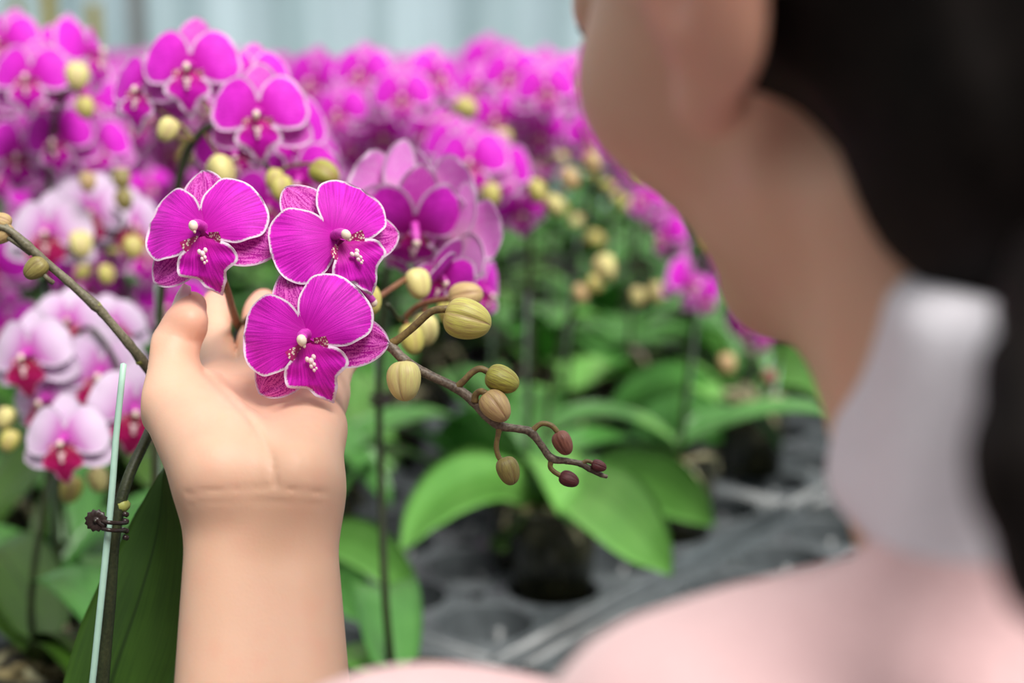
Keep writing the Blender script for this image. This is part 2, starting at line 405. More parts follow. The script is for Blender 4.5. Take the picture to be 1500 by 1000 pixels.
# ------------------------------------------------------------------ bench
BX0, BX1, BY0, BY1 = -2.6, 2.6, 0.50, 4.9
BZ = TRAY_Z - 0.085
bench = thing('greenhouse_bench', 'long steel growing bench under the black trays and potted orchids', 'bench', (0, 0, 0))
v, f = box(BX0, BX1, BY0, BY1, BZ - 0.02, BZ); obj('bench_deck', mesh('bench_deck', v, f, simple('dark_deck', (0.03, 0.03, 0.03), 0.8), smooth=False), bench)
for (a, b2, c, d) in ((BX0 - .03, BX1 + .03, BY0 - .03, BY0), (BX0 - .03, BX1 + .03, BY1, BY1 + .03), (BX0 - .03, BX0, BY0, BY1), (BX1, BX1 + .03, BY0, BY1)):
    v, f = box(a, b2, c, d, BZ - 0.05, BZ + 0.03); obj('rail', mesh('rail', v, f, M['steel'], smooth=False), bench)
for x in (BX0 + .1, 0.6, BX1 - .1):
    for y in (BY0 + .12, (BY0 + BY1) / 2, BY1 - .12):
        v, f = box(x - .02, x + .02, y - .02, y + .02, 0, BZ - .02); obj('leg', mesh('leg', v, f, M['steel'], smooth=False), bench)

# ------------------------------------------------------------------ trays with round cells
PITCH_C, HOLE_R = 0.098, 0.0415
TH = math.radians(52); E1 = np.array([math.cos(TH), math.sin(TH), 0]); E2 = np.array([-math.sin(TH), math.cos(TH), 0])
A0 = np.array([-0.023, 1.136, TRAY_Z])
NI, NJ = 5, 3
def cell_pos(i, j):
    a, b2 = math.floor(i / NI), math.floor(j / NJ)
    return A0 + E1 * (i * PITCH_C + a * 0.018) + E2 * (j * PITCH_C + b2 * 0.03 - (0.024 if a < 0 else 0))
def tray_plate():
    mb = MB(); S = 32; h = PITCH_C / 2
    for i in range(NI):
        for j in range(NJ):
            cx, cy = i * PITCH_C, j * PITCH_C; ring = []
            for k in range(S):
                a = 2 * math.pi * (k + .5) / S; c, s = math.cos(a), math.sin(a); q = h / max(abs(c), abs(s))
                ring.append([(cx + c * q, cy + s * q, -0.002), (cx + c * (HOLE_R + .0042), cy + s * (HOLE_R + .0042), -0.002),
                             (cx + c * (HOLE_R + .002), cy + s * (HOLE_R + .002), 0.0018), (cx + c * HOLE_R, cy + s * HOLE_R, 0.0)])
            v = [p for r in ring for p in r]; f = []
            for k in range(S):
                k2 = (k + 1) % S
                for q in range(3): f.append((k * 4 + q, k2 * 4 + q, k2 * 4 + q + 1, k * 4 + q + 1))
            mb.add(v, f)
    x0, x1, y0, y1 = -h, (NI - .5) * PITCH_C, -h, (NJ - .5) * PITCH_C
    for (a, b2, c, d) in ((x0 - .005, x1 + .005, y0 - .005, y0), (x0 - .005, x1 + .005, y1, y1 + .005), (x0 - .005, x0, y0, y1), (x1, x1 + .005, y0, y1)):
        mb.add(*box(a, b2, c, d, -0.05, 0.0025))
    return mb.build('tray_plate', M['tray'])
def tray_cell():
    mb = MB(); S = 24
    v, f = lathe([(HOLE_R, 0.0), (HOLE_R * .97, -.012), (HOLE_R * .80, -.078), (HOLE_R * .45, -.080)], S); mb.add(v, f)
    for k in range(4):
        a = k * math.pi / 2 + .4; c, s = math.cos(a), math.sin(a)
        p = np.array([(HOLE_R * .94, -.006, -.02), (HOLE_R * .94, .006, -.02), (HOLE_R * .80, .006, -.075), (HOLE_R * .80, -.006, -.075), (HOLE_R * .84, -.003, -.02), (HOLE_R * .84, .003, -.02), (HOLE_R * .72, .003, -.075), (HOLE_R * .72, -.003, -.075)])
        p = np.stack([p[:, 0] * c - p[:, 1] * s, p[:, 0] * s + p[:, 1] * c, p[:, 2]], 1)
        mb.add(p, [(4, 5, 6, 7), (0, 1, 5, 4), (0, 4, 7, 3), (1, 2, 6, 5)])
    for k in (0, 1):
        mb.add(*box(-HOLE_R * .6 if k else -.004, HOLE_R * .6 if k else .004, -.004 if k else -HOLE_R * .6, .004 if k else HOLE_R * .6, -.082, -.079))
    return mb.build('tray_cell', M['tray'])
PLATE, CELL = tray_plate(), tray_cell()
tray_mat = Matrix.Rotation(TH, 4, 'Z')
def in_view(p, m=0.12):
    k = world2cam(p)
    return k[2] > 0.3 and abs(k[0]) < k[2] * 0.36 + m
EMPTY = {(0, 0), (-1, 0), (0, 1), (-1, -1)}
TRAYS = []
def tray_at(a, b2):
    o = cell_pos(a * NI, b2 * NJ)
    lab = {(0, 0): 'black plastic tray with empty round holes in front of the smoky pot, centre bottom',
           (-1, 0): 'black plastic tray with a dark gap before it, holes cut by the bottom edge',
           (0, -1): 'black plastic tray right of the diagonal gap, under the pot with two stakes'}.get((a, b2), 'black plastic cell tray hidden under the potted orchids and their leaves')
    t = thing('cell_tray', lab, 'tray', o, 'black trays on the bench'); t.rotation_euler = (0, 0, TH); TRAYS.append((a, b2, t))
    obj('tray_top', PLATE, t)
    if np.linalg.norm(o[:2]) < 1.75:
        for i in range(NI):
            for j in range(NJ): obj('cell', CELL, t, (i * PITCH_C, j * PITCH_C, 0))
for a in range(-2, 5):
    for b2 in range(-4, 6):
        cs = [cell_pos(a * NI + i, b2 * NJ + j) for i in (0, 4) for j in (0, 2)]
        if all(BY0 + .06 < c[1] < 3.0 and abs(c[0]) < 1.3 for c in cs) and any(in_view(c) for c in cs): tray_at(a, b2)

NTH = ['first', 'second', 'third', 'fourth', 'fifth', 'sixth', 'seventh', 'eighth', 'ninth', 'tenth', 'eleventh']
a_all = sorted({a for a, _, _ in TRAYS})
for a in a_all:
    row = sorted([q for q in TRAYS if q[0] == a], key=lambda q: -q[1])
    for n, (_, b2, t) in enumerate(row):
        if 'hidden' in t['label']: t['label'] = 'black cell tray under the orchids, %s from the left in the %s tray row' % (NTH[n], NTH[a_all.index(a)])

# ------------------------------------------------------------------ flower pieces
def sheet(L, W, wa, wb, nz, ns=20, nt_=16, width=None, x0=0.0, thick=0.00045, mats=None):
    "a petal along +Y from the throat; width(s) half width; nz(x, y, s, t) gives its relief"
    s = 0.5 - 0.5 * np.cos(np.linspace(0, math.pi, ns + 1)); s = s * 0.5 + np.linspace(0, 1, ns + 1) * 0.5
    pk = wa / (wa + wb); mx = pk ** wa * (1 - pk) ** wb
    wd = W * (np.maximum(s, 0) ** wa) * (np.maximum(1 - s, 0) ** wb) / mx if width is None else width(s)
    wd = np.maximum(wd, 0.00035)
    t = np.sin(np.linspace(-1, 1, nt_ + 1) * math.pi / 2)
    S_, T_ = np.meshgrid(s, t, indexing='ij'); Y = x0 + L * S_; X = wd[:, None] * T_
    outl = np.concatenate([np.stack([X[:, 0], Y[:, 0]], 1), np.stack([X[::-1, -1], Y[::-1, -1]], 1)])
    seg0 = outl; seg1 = np.roll(outl, -1, 0); d = seg1 - seg0; l2 = (d ** 2).sum(1) + 1e-14
    p = np.stack([X.ravel(), Y.ravel()], 1)
    h = np.clip(((p[:, None] - seg0[None]) * d[None]).sum(2) / l2[None], 0, 1)
    ed = np.sqrt((((p[:, None] - seg0[None]) - h[..., None] * d[None]) ** 2).sum(2)).min(1) * 1000
    ed = np.where(Y.ravel() < x0 + L * 0.14, np.maximum(ed, 3), ed)
    Z = nz(X, Y, S_, T_)
    pv = np.stack([(T_ * 1.3).ravel() if wa == .55 else np.arctan2(X, Y + 0.004).ravel() * 2, Y.ravel() * 1000, np.zeros(X.size)], 1)
    top = np.stack([X, Y, Z], -1).reshape(-1, 3); n = len(top); nn = nt_ + 1
    bot = top - np.array([0, 0, thick])
    f = []; mi = []
    for i in range(ns):
        for k in range(nt_):
            q = (i * nn + k, i * nn + k + 1, (i + 1) * nn + k + 1, (i + 1) * nn + k)
            f.append(q[::-1]); mi.append(0); f.append(tuple(x + n for x in q)); mi.append(1)
    rimi = [i * nn for i in range(ns + 1)] + [ns * nn + k for k in range(1, nn)] + [i * nn + nt_ for i in range(ns - 1, -1, -1)]
    for a, b2 in zip(rimi[:-1], rimi[1:]): f.append((a, b2, b2 + n, a + n)); mi.append(0)
    return np.vstack([top, bot]), f, mi, np.concatenate([ed, ed]), np.vstack([pv, pv])

def mesh_sheet(name, sh, mats):
    v, f, mi, ed, pv = sh
    return mesh(name, v, f, mats, mi, True, {'edge': ed, 'pv': pv})

mm = 0.001
def petal_sheet(ns, nt_, seed=0):
    r = np.random.default_rng(seed); a, b2 = r.uniform(0, 6, 2)
    def nz(X, Y, S, T):
        return (-0.10 * (X / .016) ** 2 * .016 + .0022 * np.sin(S * math.pi) - .004 * S ** 2
                + .0006 * np.abs(T) ** 3 * np.sin(S * 13 + a + np.sign(T) * 2) + .0005 * np.sin(T * 6 + b2) * S)
    def wd(s):
        pk = .62 / (.62 + .42); mx = pk ** .62 * (1 - pk) ** .42
        return 0.0157 * s ** .62 * np.maximum(1 - s, 0) ** .42 / mx * (1 + .025 * np.sin(s * 17 + a) * s)
    return sheet(.0268, .0168, .62, .42, nz, ns, nt_, wd)
def sepal_sheet(ns, nt_, seed=0):
    def nz(X, Y, S, T): return -.0018 + .10 * np.abs(X) ** 1.2 - .003 * S ** 2 + .0005 * np.sin(T * 9) * S
    return sheet(.0305, .0108, .55, .62, nz, ns, nt_)
LIP_Y = np.array([0, .05, .13, .23, .33, .45, .53, .575, .61, .65, .72, .80, .90, .96, 1.0])
LIP_W = np.array([2.0, 3.2, 7.2, 10.8, 12.4, 12.9, 12.6, 11.2, 8.6, 6.3, 5.4, 4.6, 2.6, 1.2, 0.2]) * mm
def lip_sheet(ns, nt_, seed=0):
    def nz(X, Y, S, T): return .0045 + .0032 * np.sin(S * 2.6) - .0075 * S ** 2.2 + .16 * np.abs(X) ** 1.25 * (1 - S) + .0006 * np.sin(S * 20 + T * 4) * np.abs(T)
    return sheet(.0245, .0125, 1, 1, nz, ns, nt_, lambda s: np.interp(s, LIP_Y, LIP_W), x0=.0025)
def rot2(v, a):
    c, s = math.cos(a), math.sin(a); v = np.array(v); x = v[:, 0] * c - v[:, 1] * s; y = v[:, 0] * s + v[:, 1] * c
    v[:, 0], v[:, 1] = x, y; return v

def lip_extra():
    "side lobes, callus; the lip points to -Y here"
    mb = MB()
    for sx in (-1, 1):
        t = np.linspace(0, 1, 7); vv = []; f = []
        for i, a in enumerate(t):
            for k, b2 in enumerate(np.linspace(0, 1, 7)):
                w_ = math.sin(math.pi * (0.12 + .80 * b2)) ** .7
                vv.append((sx * (.0022 + .0062 * b2), -.0012 - .0062 * a * w_ - .0015 * b2, .0020 + .0060 * b2 ** .8 * (1 - .4 * a) + .0012 * a))
        for i in range(6):
            for k in range(6): f.append((i * 7 + k, i * 7 + k + 1, (i + 1) * 7 + k + 1, (i + 1) * 7 + k))
        mb.add(vv, f, 2)
    for (x, y, z, r) in ((-.0013, -.0084, .0082, .0009), (.0013, -.0084, .0082, .0009), (0, -.0096, .0088, .0011), (-.0006, -.0114, .0088, .0008), (.0007, -.0112, .0090, .0007), (-.0002, -.0132, .0086, .0006), (.0008, -.0128, .0084, .0005)):
        mb.add(*ellipsoid((x, y, z), (r, r * 1.3, r), 8, 6), 3)
    return mb

def lip_mesh(name, ns, nt_, mats):
    v, f, mi, ed, pv = lip_sheet(ns, nt_); v = rot2(v, math.pi); mb = lip_extra()
    ev = np.concatenate(mb.v); n = len(v)
    return mesh(name, np.vstack([v, ev]), list(f) + [tuple(i + n for i in q) for q in mb.f], mats, list(mi) + mb.m, True,
                {'edge': np.concatenate([ed, np.full(len(ev), 9.0)]), 'pv': np.vstack([pv, np.zeros((len(ev), 3))])})

def column_mesh(name):
    mb = MB()
    p = spline([(0, .001, -.002), (0, .0012, .003), (0, .0002, .0075), (0, -.0014, .0105)], 4)
    mb.add(*tube(p, np.interp(np.linspace(0, 1, len(p)), [0, .3, .7, 1], [.0028, .0021, .0021, .0021]), 10), 0)
    mb.add(*ellipsoid((0, -.0019, .0112), (.0019, .0023, .0019), 12, 8), 1)
    mb.add(*ellipsoid((0, -.0038, .0106), (.0007, .0013, .0009), 8, 6), 1)
    return mb.build(name, [M['column'], M['cap']])

def kit(tagname, hi, pm, sm, lm, back):
    a, b2 = (26, 22) if hi else (10, 8)
    return dict(petal=[mesh_sheet('petal', petal_sheet(a, b2, q), [pm, back]) for q in range(3)],
                sepal=[mesh_sheet('sepal', sepal_sheet(a, b2 // 2 * 2 - 4, q), [sm, back]) for q in range(1)],
                lip=lip_mesh('lip', 44 if hi else 16, b2, [lm, back, M['throat'], M['callus']]), column=column_mesh('column'))
KITS = {'hero': kit('hero', True, M['petal'], M['sepal'], M['lip'], M['petal_back']),
        'magenta': kit('magenta', False, M['bg_petal'], M['bg_sepal'], M['bg_lip'], M['petal_back']),
        'pale': kit('pale', False, M['pale_petal'], M['pale_petal'], M['pale_lip'], M['pale_petal'])}
PET_A, SEP_A = math.radians(65), math.radians(114)
def rz(a, loc=(0, 0, 0), tilt=0.0, flip=1):
    return Matrix.Translation(loc) @ Matrix.Rotation(a, 4, 'Z') @ Matrix.Rotation(tilt, 4, 'X') @ Matrix.Scale(flip, 4, (1, 0, 0))
def flower(kind, root, loc, face, up, s=1.0, cup=0.0, jitter=0.05, lipdrop=0.0, pal=None):
    "a flower that faces along `face`; its petals, sepals and lip are pieces of their own"
    k = KITS[kind]; R = random.uniform
    fl = obj('flower', k['column'], root, mat=basis(face, up, np.asarray(loc) - np.array(root.location), s))
    j = lambda: R(-jitter, jitter)
    for sg in (1, -1):
        obj('petal', k['petal'][random.randrange(3)], fl, mat=rz(sg * PET_A + j(), (0, 0, .0012 if sg > 0 else .0008), cup + j(), sg))
    obj('sepal', k['sepal'][0], fl, mat=rz(j(), (0, 0, -.001), cup * .5 + j() - .05))
    for sg in (1, -1):
        obj('sepal', k['sepal'][0], fl, mat=rz(sg * SEP_A + j(), (0, 0, -.0015), cup * .5 + j() - .05))
    obj('lip', k['lip'], fl, mat=Matrix.Rotation(lipdrop + j(), 4, 'X'))
    return fl

def joined_flower(kind, seed):
    "the whole flower as one light mesh, for plants too far to show the pieces"
    k = KITS[kind]; R = random.Random(seed); V = []; F = []; MI = []; ED = []; PV = []; n = 0; mats = []
    pieces = [(k['column'], Matrix.Identity(4)), (k['lip'], Matrix.Rotation(R.uniform(-.15, .15), 4, 'X'))]
    for sg in (1, -1):
        pieces.append((k['petal'][R.randrange(3)], rz(sg * PET_A + R.uniform(-.1, .1), (0, 0, .001), R.uniform(-.25, .15), sg)))
        pieces.append((k['sepal'][0], rz(sg * SEP_A + R.uniform(-.1, .1), (0, 0, -.0015), R.uniform(-.2, .1))))
    pieces.append((k['sepal'][0], rz(R.uniform(-.1, .1), (0, 0, -.001), R.uniform(-.2, .1))))
    for me, mt in pieces:
        base = len(mats); mats += list(me.materials)
        v = np.array([tuple(mt @ q.co) for q in me.vertices]); V.append(v)
        for pl in me.polygons: F.append(tuple(i + n for i in pl.vertices)); MI.append(base + pl.material_index)
        for key, dst, w_, dfl in (('edge', ED, 1, 9.0), ('pv', PV, 3, 0.0)):
            a = np.full(len(v) * w_, dfl, dtype=np.float32)
            if key in me.attributes: me.attributes[key].data.foreach_get('value' if w_ == 1 else 'vector', a)
            dst.append(a.reshape(-1, w_))
        n += len(v)
    return mesh('flower', np.concatenate(V), F, mats, MI, True, {'edge': np.concatenate(ED).ravel(), 'pv': np.concatenate(PV)})
FAR = {k: [joined_flower(k, s) for s in range(5)] for k in ('magenta', 'pale')}

def bud_mesh(name, mat, hi=True, slim=1.0):
    nu, nv = (60, 22) if hi else (15, 9); v = []; bv = []; f = []
    for i in range(nv + 1):
        th = math.pi * i / nv; z = -math.cos(th); r0 = math.sin(th) ** .72 if 0 < i < nv else 1e-3
        for k in range(nu):
            a = 2 * math.pi * k / nu
            seam = math.exp(-((math.sin(1.5 * a) / .13) ** 2)) * (0.30 + .70 * (z + 1) / 2)
            r = r0 * (1 - .17 * seam) * (1 + .05 * math.cos(3 * a + math.pi)) * (1 + .012 * math.sin(18 * a)) * slim * (1 - .12 * z)
            v.append((r * math.cos(a) * .42, r * math.sin(a) * .42, z * .5 + (.05 * (1 - r0) if z > 0 else 0))); bv.append((a, z, seam))
    for i in range(nv):
        for k in range(nu):
            k2 = (k + 1) % nu; f.append((i * nu + k, i * nu + k2, (i + 1) * nu + k2, (i + 1) * nu + k))
    return mesh(name, v, f, mat, None, True, {'bv': np.array(bv)})
BUD = {k[4:]: bud_mesh('bud', M[k]) for k in M if k.startswith('bud_')}
BUDL = {k[4:]: bud_mesh('bud', M[k], False) for k in M if k.startswith('bud_')}

def bud_at(root, loc, direction, length, kind, hi=True, roll=None, fat=1.0):
    m_ = basis(direction, np.array([0.3, 0.2, 1.0]), np.asarray(loc) - np.array(root.location), length)
    m_ = m_ @ Matrix.Rotation(random.uniform(0, 6) if roll is None else roll, 4, 'Z') @ Matrix.Diagonal((fat, fat, 1, 1))
    return obj('bud', (BUD if hi else BUDL)[kind], root, mat=m_)

# ------------------------------------------------------------------ leaves and pots
def leaf_sheet(cl, widths, side, fold=0.25, nt_=8, thick=0.0016, per=6):
    "a strap leaf: centre line, half widths, side vectors (or one)"
    c = spline(cl, per); n = len(c); u = np.linspace(0, 1, n)
    w_ = np.interp(u, np.linspace(0, 1, len(widths)), widths) if len(widths) != 2 else widths[0] * (u ** .35) * np.maximum(1 - u, 0) ** .5 * 1.55 + .0008
    if len(widths) != 2:
        k = np.array([.25, .5, .25]); w2 = np.convolve(np.pad(w_, 1, 'edge'), k, 'valid'); w2[-1] = w_[-1]; w_ = w2
    tan = np.gradient(c, axis=0); tan /= np.linalg.norm(tan, axis=1)[:, None]
    sd_ = np.broadcast_to(np.asarray(side, float), (n, 3)); sd_ = sd_ - tan * (sd_ * tan).sum(1)[:, None]; sd_ = sd_ / np.linalg.norm(sd_, axis=1)[:, None]
    nr = np.cross(tan, sd_)
    t = np.linspace(-1, 1, nt_ + 1)
    top = c[:, None] + sd_[:, None] * (w_[:, None] * t)[..., None] + nr[:, None] * (fold * w_[:, None] * (np.abs(t) ** 1.4 - .05))[..., None]
    bot = top - nr[:, None] * thick * (1 - .7 * np.abs(t))[None, :, None]
    nn = nt_ + 1; N_ = n * nn; f = []
    for i in range(n - 1):
        for k in range(nt_):
            q = (i * nn + k, i * nn + k + 1, (i + 1) * nn + k + 1, (i + 1) * nn + k); f.append(q[::-1]); f.append(tuple(x + N_ for x in q))
        for k, s in ((0, 1), (nt_, -1)):
            q = (i * nn + k, (i + 1) * nn + k, (i + 1) * nn + k + N_, i * nn + k + N_); f.append(q if s > 0 else q[::-1])
    i = n - 1
    for k in range(nt_): f.append((i * nn + k, i * nn + k + 1, i * nn + k + 1 + N_, i * nn + k + N_)[::-1])
    lv = np.stack([np.broadcast_to(t, (n, nn)), np.broadcast_to(u[:, None], (n, nn)), np.zeros((n, nn))], -1).reshape(-1, 3)
    return np.vstack([top.reshape(-1, 3), bot.reshape(-1, 3)]), f, np.vstack([lv, lv])
def leaf_proto(L, rise, droop, w_, mat):
    x = np.linspace(0, 1, 6)
    cl = np.stack([L * (x - .12 * x ** 2), np.zeros(6), L * (rise * x - droop * x ** 2)], 1)
    v, f, lv = leaf_sheet(cl, (w_, w_), (0, 1, 0), per=3, nt_=6)
    return mesh('leaf', v, f, mat, None, True, {'lv': lv})
LEAVES = [leaf_proto(.165, .75, .80, .027, M['leaf_light']), leaf_proto(.180, .95, 1.05, .029, M['leaf_mid']), leaf_proto(.150, .45, .62, .028, M['leaf_light']),
          leaf_proto(.140, 1.3, .85, .025, M['leaf_mid']), leaf_proto(.190, .62, .50, .031, M['leaf_mid'])]
LEAVES_SHADED = [leaf_proto(.180, .95, 1.0, .030, M['leaf_dark']), leaf_proto(.160, 1.2, .9, .028, M['leaf_dark']), leaf_proto(.170, .6, .6, .030, M['leaf_mid'])]  # shade on the lower-left leaves, put into their colour
POT_H = 0.088
def pot_mesh():
    v, f = lathe([(.002, -.045), (.034, -.045), (.0395, .030), (.0405, .038), (.0425, .040), (.0425, .044), (.0395, .044), (.0385, .030), (.002, .026)], 28)
    return mesh('pot', v, f, M['pot'])
def medium_mesh():
    mb = MB(); r = random.Random(3)
    v, f = lathe([(.001, .034), (.020, .036), (.0385, .031), (.0385, .022)], 20); mb.add(v, f, 0)
    for k in range(26):
        a, q = r.uniform(0, 6.28), r.uniform(0, .032); mb.add(*ellipsoid((q * math.cos(a), q * math.sin(a), .036 + r.uniform(-.002, .003)), (r.uniform(.004, .009), r.uniform(.003, .006), r.uniform(.002, .005)), 6, 4), 0)
    for k in range(5):
        a = r.uniform(0, 6.28); p = [(math.cos(a) * .01, math.sin(a) * .01, .037), (math.cos(a + .4) * .026, math.sin(a + .4) * .026, .044), (math.cos(a + .9) * .038, math.sin(a + .9) * .038, .038), (math.cos(a + 1.1) * .044, math.sin(a + 1.1) * .044, .020)]
        mb.add(*tube(spline(p, 3), .0028, 6), 1)
    return mb.build('potting_bark', [M['bark'], M['root']])
POT, MEDIUM = pot_mesh(), medium_mesh()
def pot_base(root, dz=0.0):
    obj('pot', POT, root, (0, 0, dz)); obj('potting_bark', MEDIUM, root, (0, 0, dz))
def crown(root, n, az0, protos=None, scale=1.0, z=.034, step=None):
    for k in range(n):
        az = az0 + (step or math.pi) * k + random.uniform(-.35, .35) + (k // 2) * 0.25
        m_ = Matrix.Translation((0, 0, z + .004 * (n - k))) @ Matrix.Rotation(az, 4, 'Z') @ Matrix.Scale(scale * random.uniform(.8, 1.1), 4)
        obj('leaf', (protos or LEAVES)[random.randrange(len(protos or LEAVES))], root, mat=m_)

def stake_on(root, base, top, mat=None, r=.0013):
    v, f = tube(np.array([base, top]) - np.array(root.location), r, 6); obj('stake', mesh('stake', v, f, mat or M['stake_grey']), root)
def clip_on(root, p, s=1.0):
    p = np.asarray(p) - np.array(root.location); mb = MB()
    a = np.linspace(0, 2 * math.pi, 13)
    for dz in (0, .0035): mb.add(*tube(np.stack([.0045 * np.cos(a), .0035 * np.sin(a), np.full(13, dz)], 1) * s + p, .0009 * s, 5))
    obj('clip', mb.build('clip', M['clip']), root)

# ------------------------------------------------------------------ background orchids
def orchid(loc, label, group, kind='magenta', n_fl=7, n_bud=3, h=.40, lean=(0.0, -.12), top=None, full=False, leaves=5, az=None, spread=.026, buds=('yellow', 'green', 'cream'), face0=(0, -1, 0.05), facej=.35, arch=.06, fscale=1.0, stem='stem_dark', leafset=None, leafscale=1.0, start=.52):
    R = random.uniform
    root = thing('potted_orchid', label, 'orchid', loc, group); pot_base(root)
    crown(root, leaves, R(0, 6.28) if az is None else az, leafset, leafscale)
    b0 = np.array(loc) + (R(-.006, .006), R(-.006, .006), .034)
    st = b0 + (lean[0] * .18, lean[1] * .18, h * .68)
    ap = b0 + (lean[0] * .55, lean[1] * .55, h + arch * .3); tip = b0 + (lean[0] * 1.15, lean[1] * 1.15, h - arch)
    ctl = [b0, b0 * .5 + st * .5 + (R(-.006, .006), R(-.006, .006), 0), st, ap, tip]
    path = spline(ctl, 7); n = len(path)
    v, f = tube(path - np.array(root.location), np.interp(np.linspace(0, 1, n), [0, .5, 1], [.0026, .0021, .0011]), 7)
    obj('spike', mesh('spike', v, f, M[stem]), root)
    side = np.array([R(-.008, .008), .006, 0])
    stake_on(root, b0 + side, st + (0, .003, .02)); clip_on(root, st * .92 + b0 * .08 + (0, .002, -.01))
    lat = np.cross([lean[0], lean[1], 0.0], [0, 0, 1.0]); lat = lat / (np.linalg.norm(lat) + 1e-9)
    peds = MB(); tot = n_fl + n_bud
    for q in range(tot):
        u = start + (1 - start) * (q + .3) / tot; i = min(n - 1, int(u * (n - 1))); p = path[i]
        sg = 1 if q % 2 else -1
        if q < n_fl:
            off = lat * sg * R(.7, 1.25) * spread + np.array([0, R(-.016, -.004), R(-.012, .020)])
            c = p + off; fc = np.array(face0) + [R(-facej, facej) + sg * lat[0] * .25, 0, R(-.15, .2)]
            up = np.array([R(-.22, .22), 0, 1.0]); s = fscale * R(.92, 1.06)
            if full: flower(kind, root, c, fc, up, s, R(-.2, .05), .08)
            else: obj('flower', FAR[kind][random.randrange(5)], root, mat=basis(fc, up, c - np.array(root.location), s))
            fcn = fc / np.linalg.norm(fc); pp = spline([p, p * .5 + c * .5 + (0, 0, .006), c - fcn * .003], 3)
        else:
            off = lat * sg * R(.3, .6) * spread + np.array([0, R(-.008, .004), R(-.010, .004)]); c = p + off
            L = R(.015, .023) * (1 - .3 * (q - n_fl) / max(1, n_bud)); bud_at(root, c, off + (0, -.006, -.006), L, buds[random.randrange(len(buds))], False)
            pp = spline([p, p * .5 + c * .5 + (0, 0, .004), c], 2)
        peds.add(*tube(pp - np.array(root.location), .0011, 5, False))
    obj('pedicels', peds.build('flower_stalks', M['pedicel']), root)['kind'] = 'stuff'
    return root

# ------------------------------------------------------------------ the person (signed distance shapes meshed with openvdb)
f32 = np.float32
def cone(p, a, b, ra, rb):
    a = np.asarray(a, f32); b = np.asarray(b, f32); d = b - a
    h = np.clip(((p - a) @ d) / f32(d @ d), 0, 1)
    return np.sqrt((((p - a) - h[:, None] * d) ** 2).sum(1)) - (ra + (rb - ra) * h).astype(f32)
def sph(p, c, r): return np.sqrt(((p - np.asarray(c, f32)) ** 2).sum(1)) - f32(r)
def ell(p, c, r):
    r = np.asarray(r, f32); q = (p - np.asarray(c, f32)) / r; k = np.sqrt((q * q).sum(1)); k2 = np.sqrt(((q / r) ** 2).sum(1)) + 1e-9
    return k * (k - 1) / k2
def smin(a, b, k):
    h = np.clip(0.5 + 0.5 * (b - a) / k, 0, 1); return b + (a - b) * h - k * h * (1 - h)
def smax(a, b, k): return -smin(-a, -b, k)
def smins(ds, k):
    o = ds[0]
    for d in ds[1:]: o = smin(o, d, k)
    return o

WR = K(383, 738, .520); ELB = np.array([-.078, -.312, .462])
FING = {  # pixel joints with depth, radius
    'index': [(325, 568, .590, 10.0), (314, 508, .626, 8.0), (314, 466, .642, 7.0), (315, 445, .650, 6.3)],
    'middle': [(378, 566, .584, 10.0), (377, 500, .626, 8.2), (381, 462, .643, 7.2), (386, 444, .652, 6.6)],
    'ring': [(432, 568, .580, 9.5), (444, 505, .618, 7.8), (452, 468, .634, 6.9), (458, 448, .643, 6.2)],
    'little': [(474, 580, .575, 8.8), (499, 526, .602, 6.9), (518, 487, .617, 6.1), (530, 462, .624, 5.5)]}
THUMB = [(322, 694, .512, 17.0), (250, 592, .545, 11.6), (252, 516, .558, 9.5), (270, 478, .561, 8.0), (281, 448, .564, 5.9)]
def crease_field(p):
    "shallow creases on the palm side only"
    px = p[:, 0] / p[:, 2] * FPX + 750; py = 500 - p[:, 1] / p[:, 2] * FPX
    out = np.zeros(len(p), f32)
    lines = [([(276, 722), (330, 716), (400, 713), (478, 722)], .55, 3.2, .57), ([(278, 738), (360, 731), (470, 738)], .25, 3.0, .57),
             ([(298, 545), (330, 575), (372, 620), (398, 668), (404, 708)], .9, 4.5, .60), ([(330, 552), (380, 566), (430, 590), (488, 602)], .6, 3.5, .60), ([(352, 575), (366, 600), (372, 640)], .3, 3.0, .6), ([(430, 640), (446, 668), (450, 700)], .25, 3.5, .6),
             ([(375, 545), (410, 585), (470, 640)], .25, 4.0, .60), ([(252, 505), (275, 520), (290, 540)], .35, 3.0, .57),
             ([(236, 486), (268, 498), (292, 502)], .30, 2.6, .57), ([(298, 478), (315, 474), (333, 480)], .35, 2.6, .65), ([(296, 540), (314, 534), (332, 538)], .4, 3.0, .66)]
    for pts, dep, wd, dmax in lines:
        best = np.full(len(p), 1e9, f32)
        for a, b in zip(pts[:-1], pts[1:]):
            a = np.array(a, f32); b = np.array(b, f32); d = b - a
            h = np.clip(((px - a[0]) * d[0] + (py - a[1]) * d[1]) / (d @ d), 0, 1)
            best = np.minimum(best, (px - a[0] - h * d[0]) ** 2 + (py - a[1] - h * d[1]) ** 2)
        out += np.where(p[:, 2] < dmax, dep * mm * np.exp(-best / wd ** 2), 0).astype(f32)
    return out

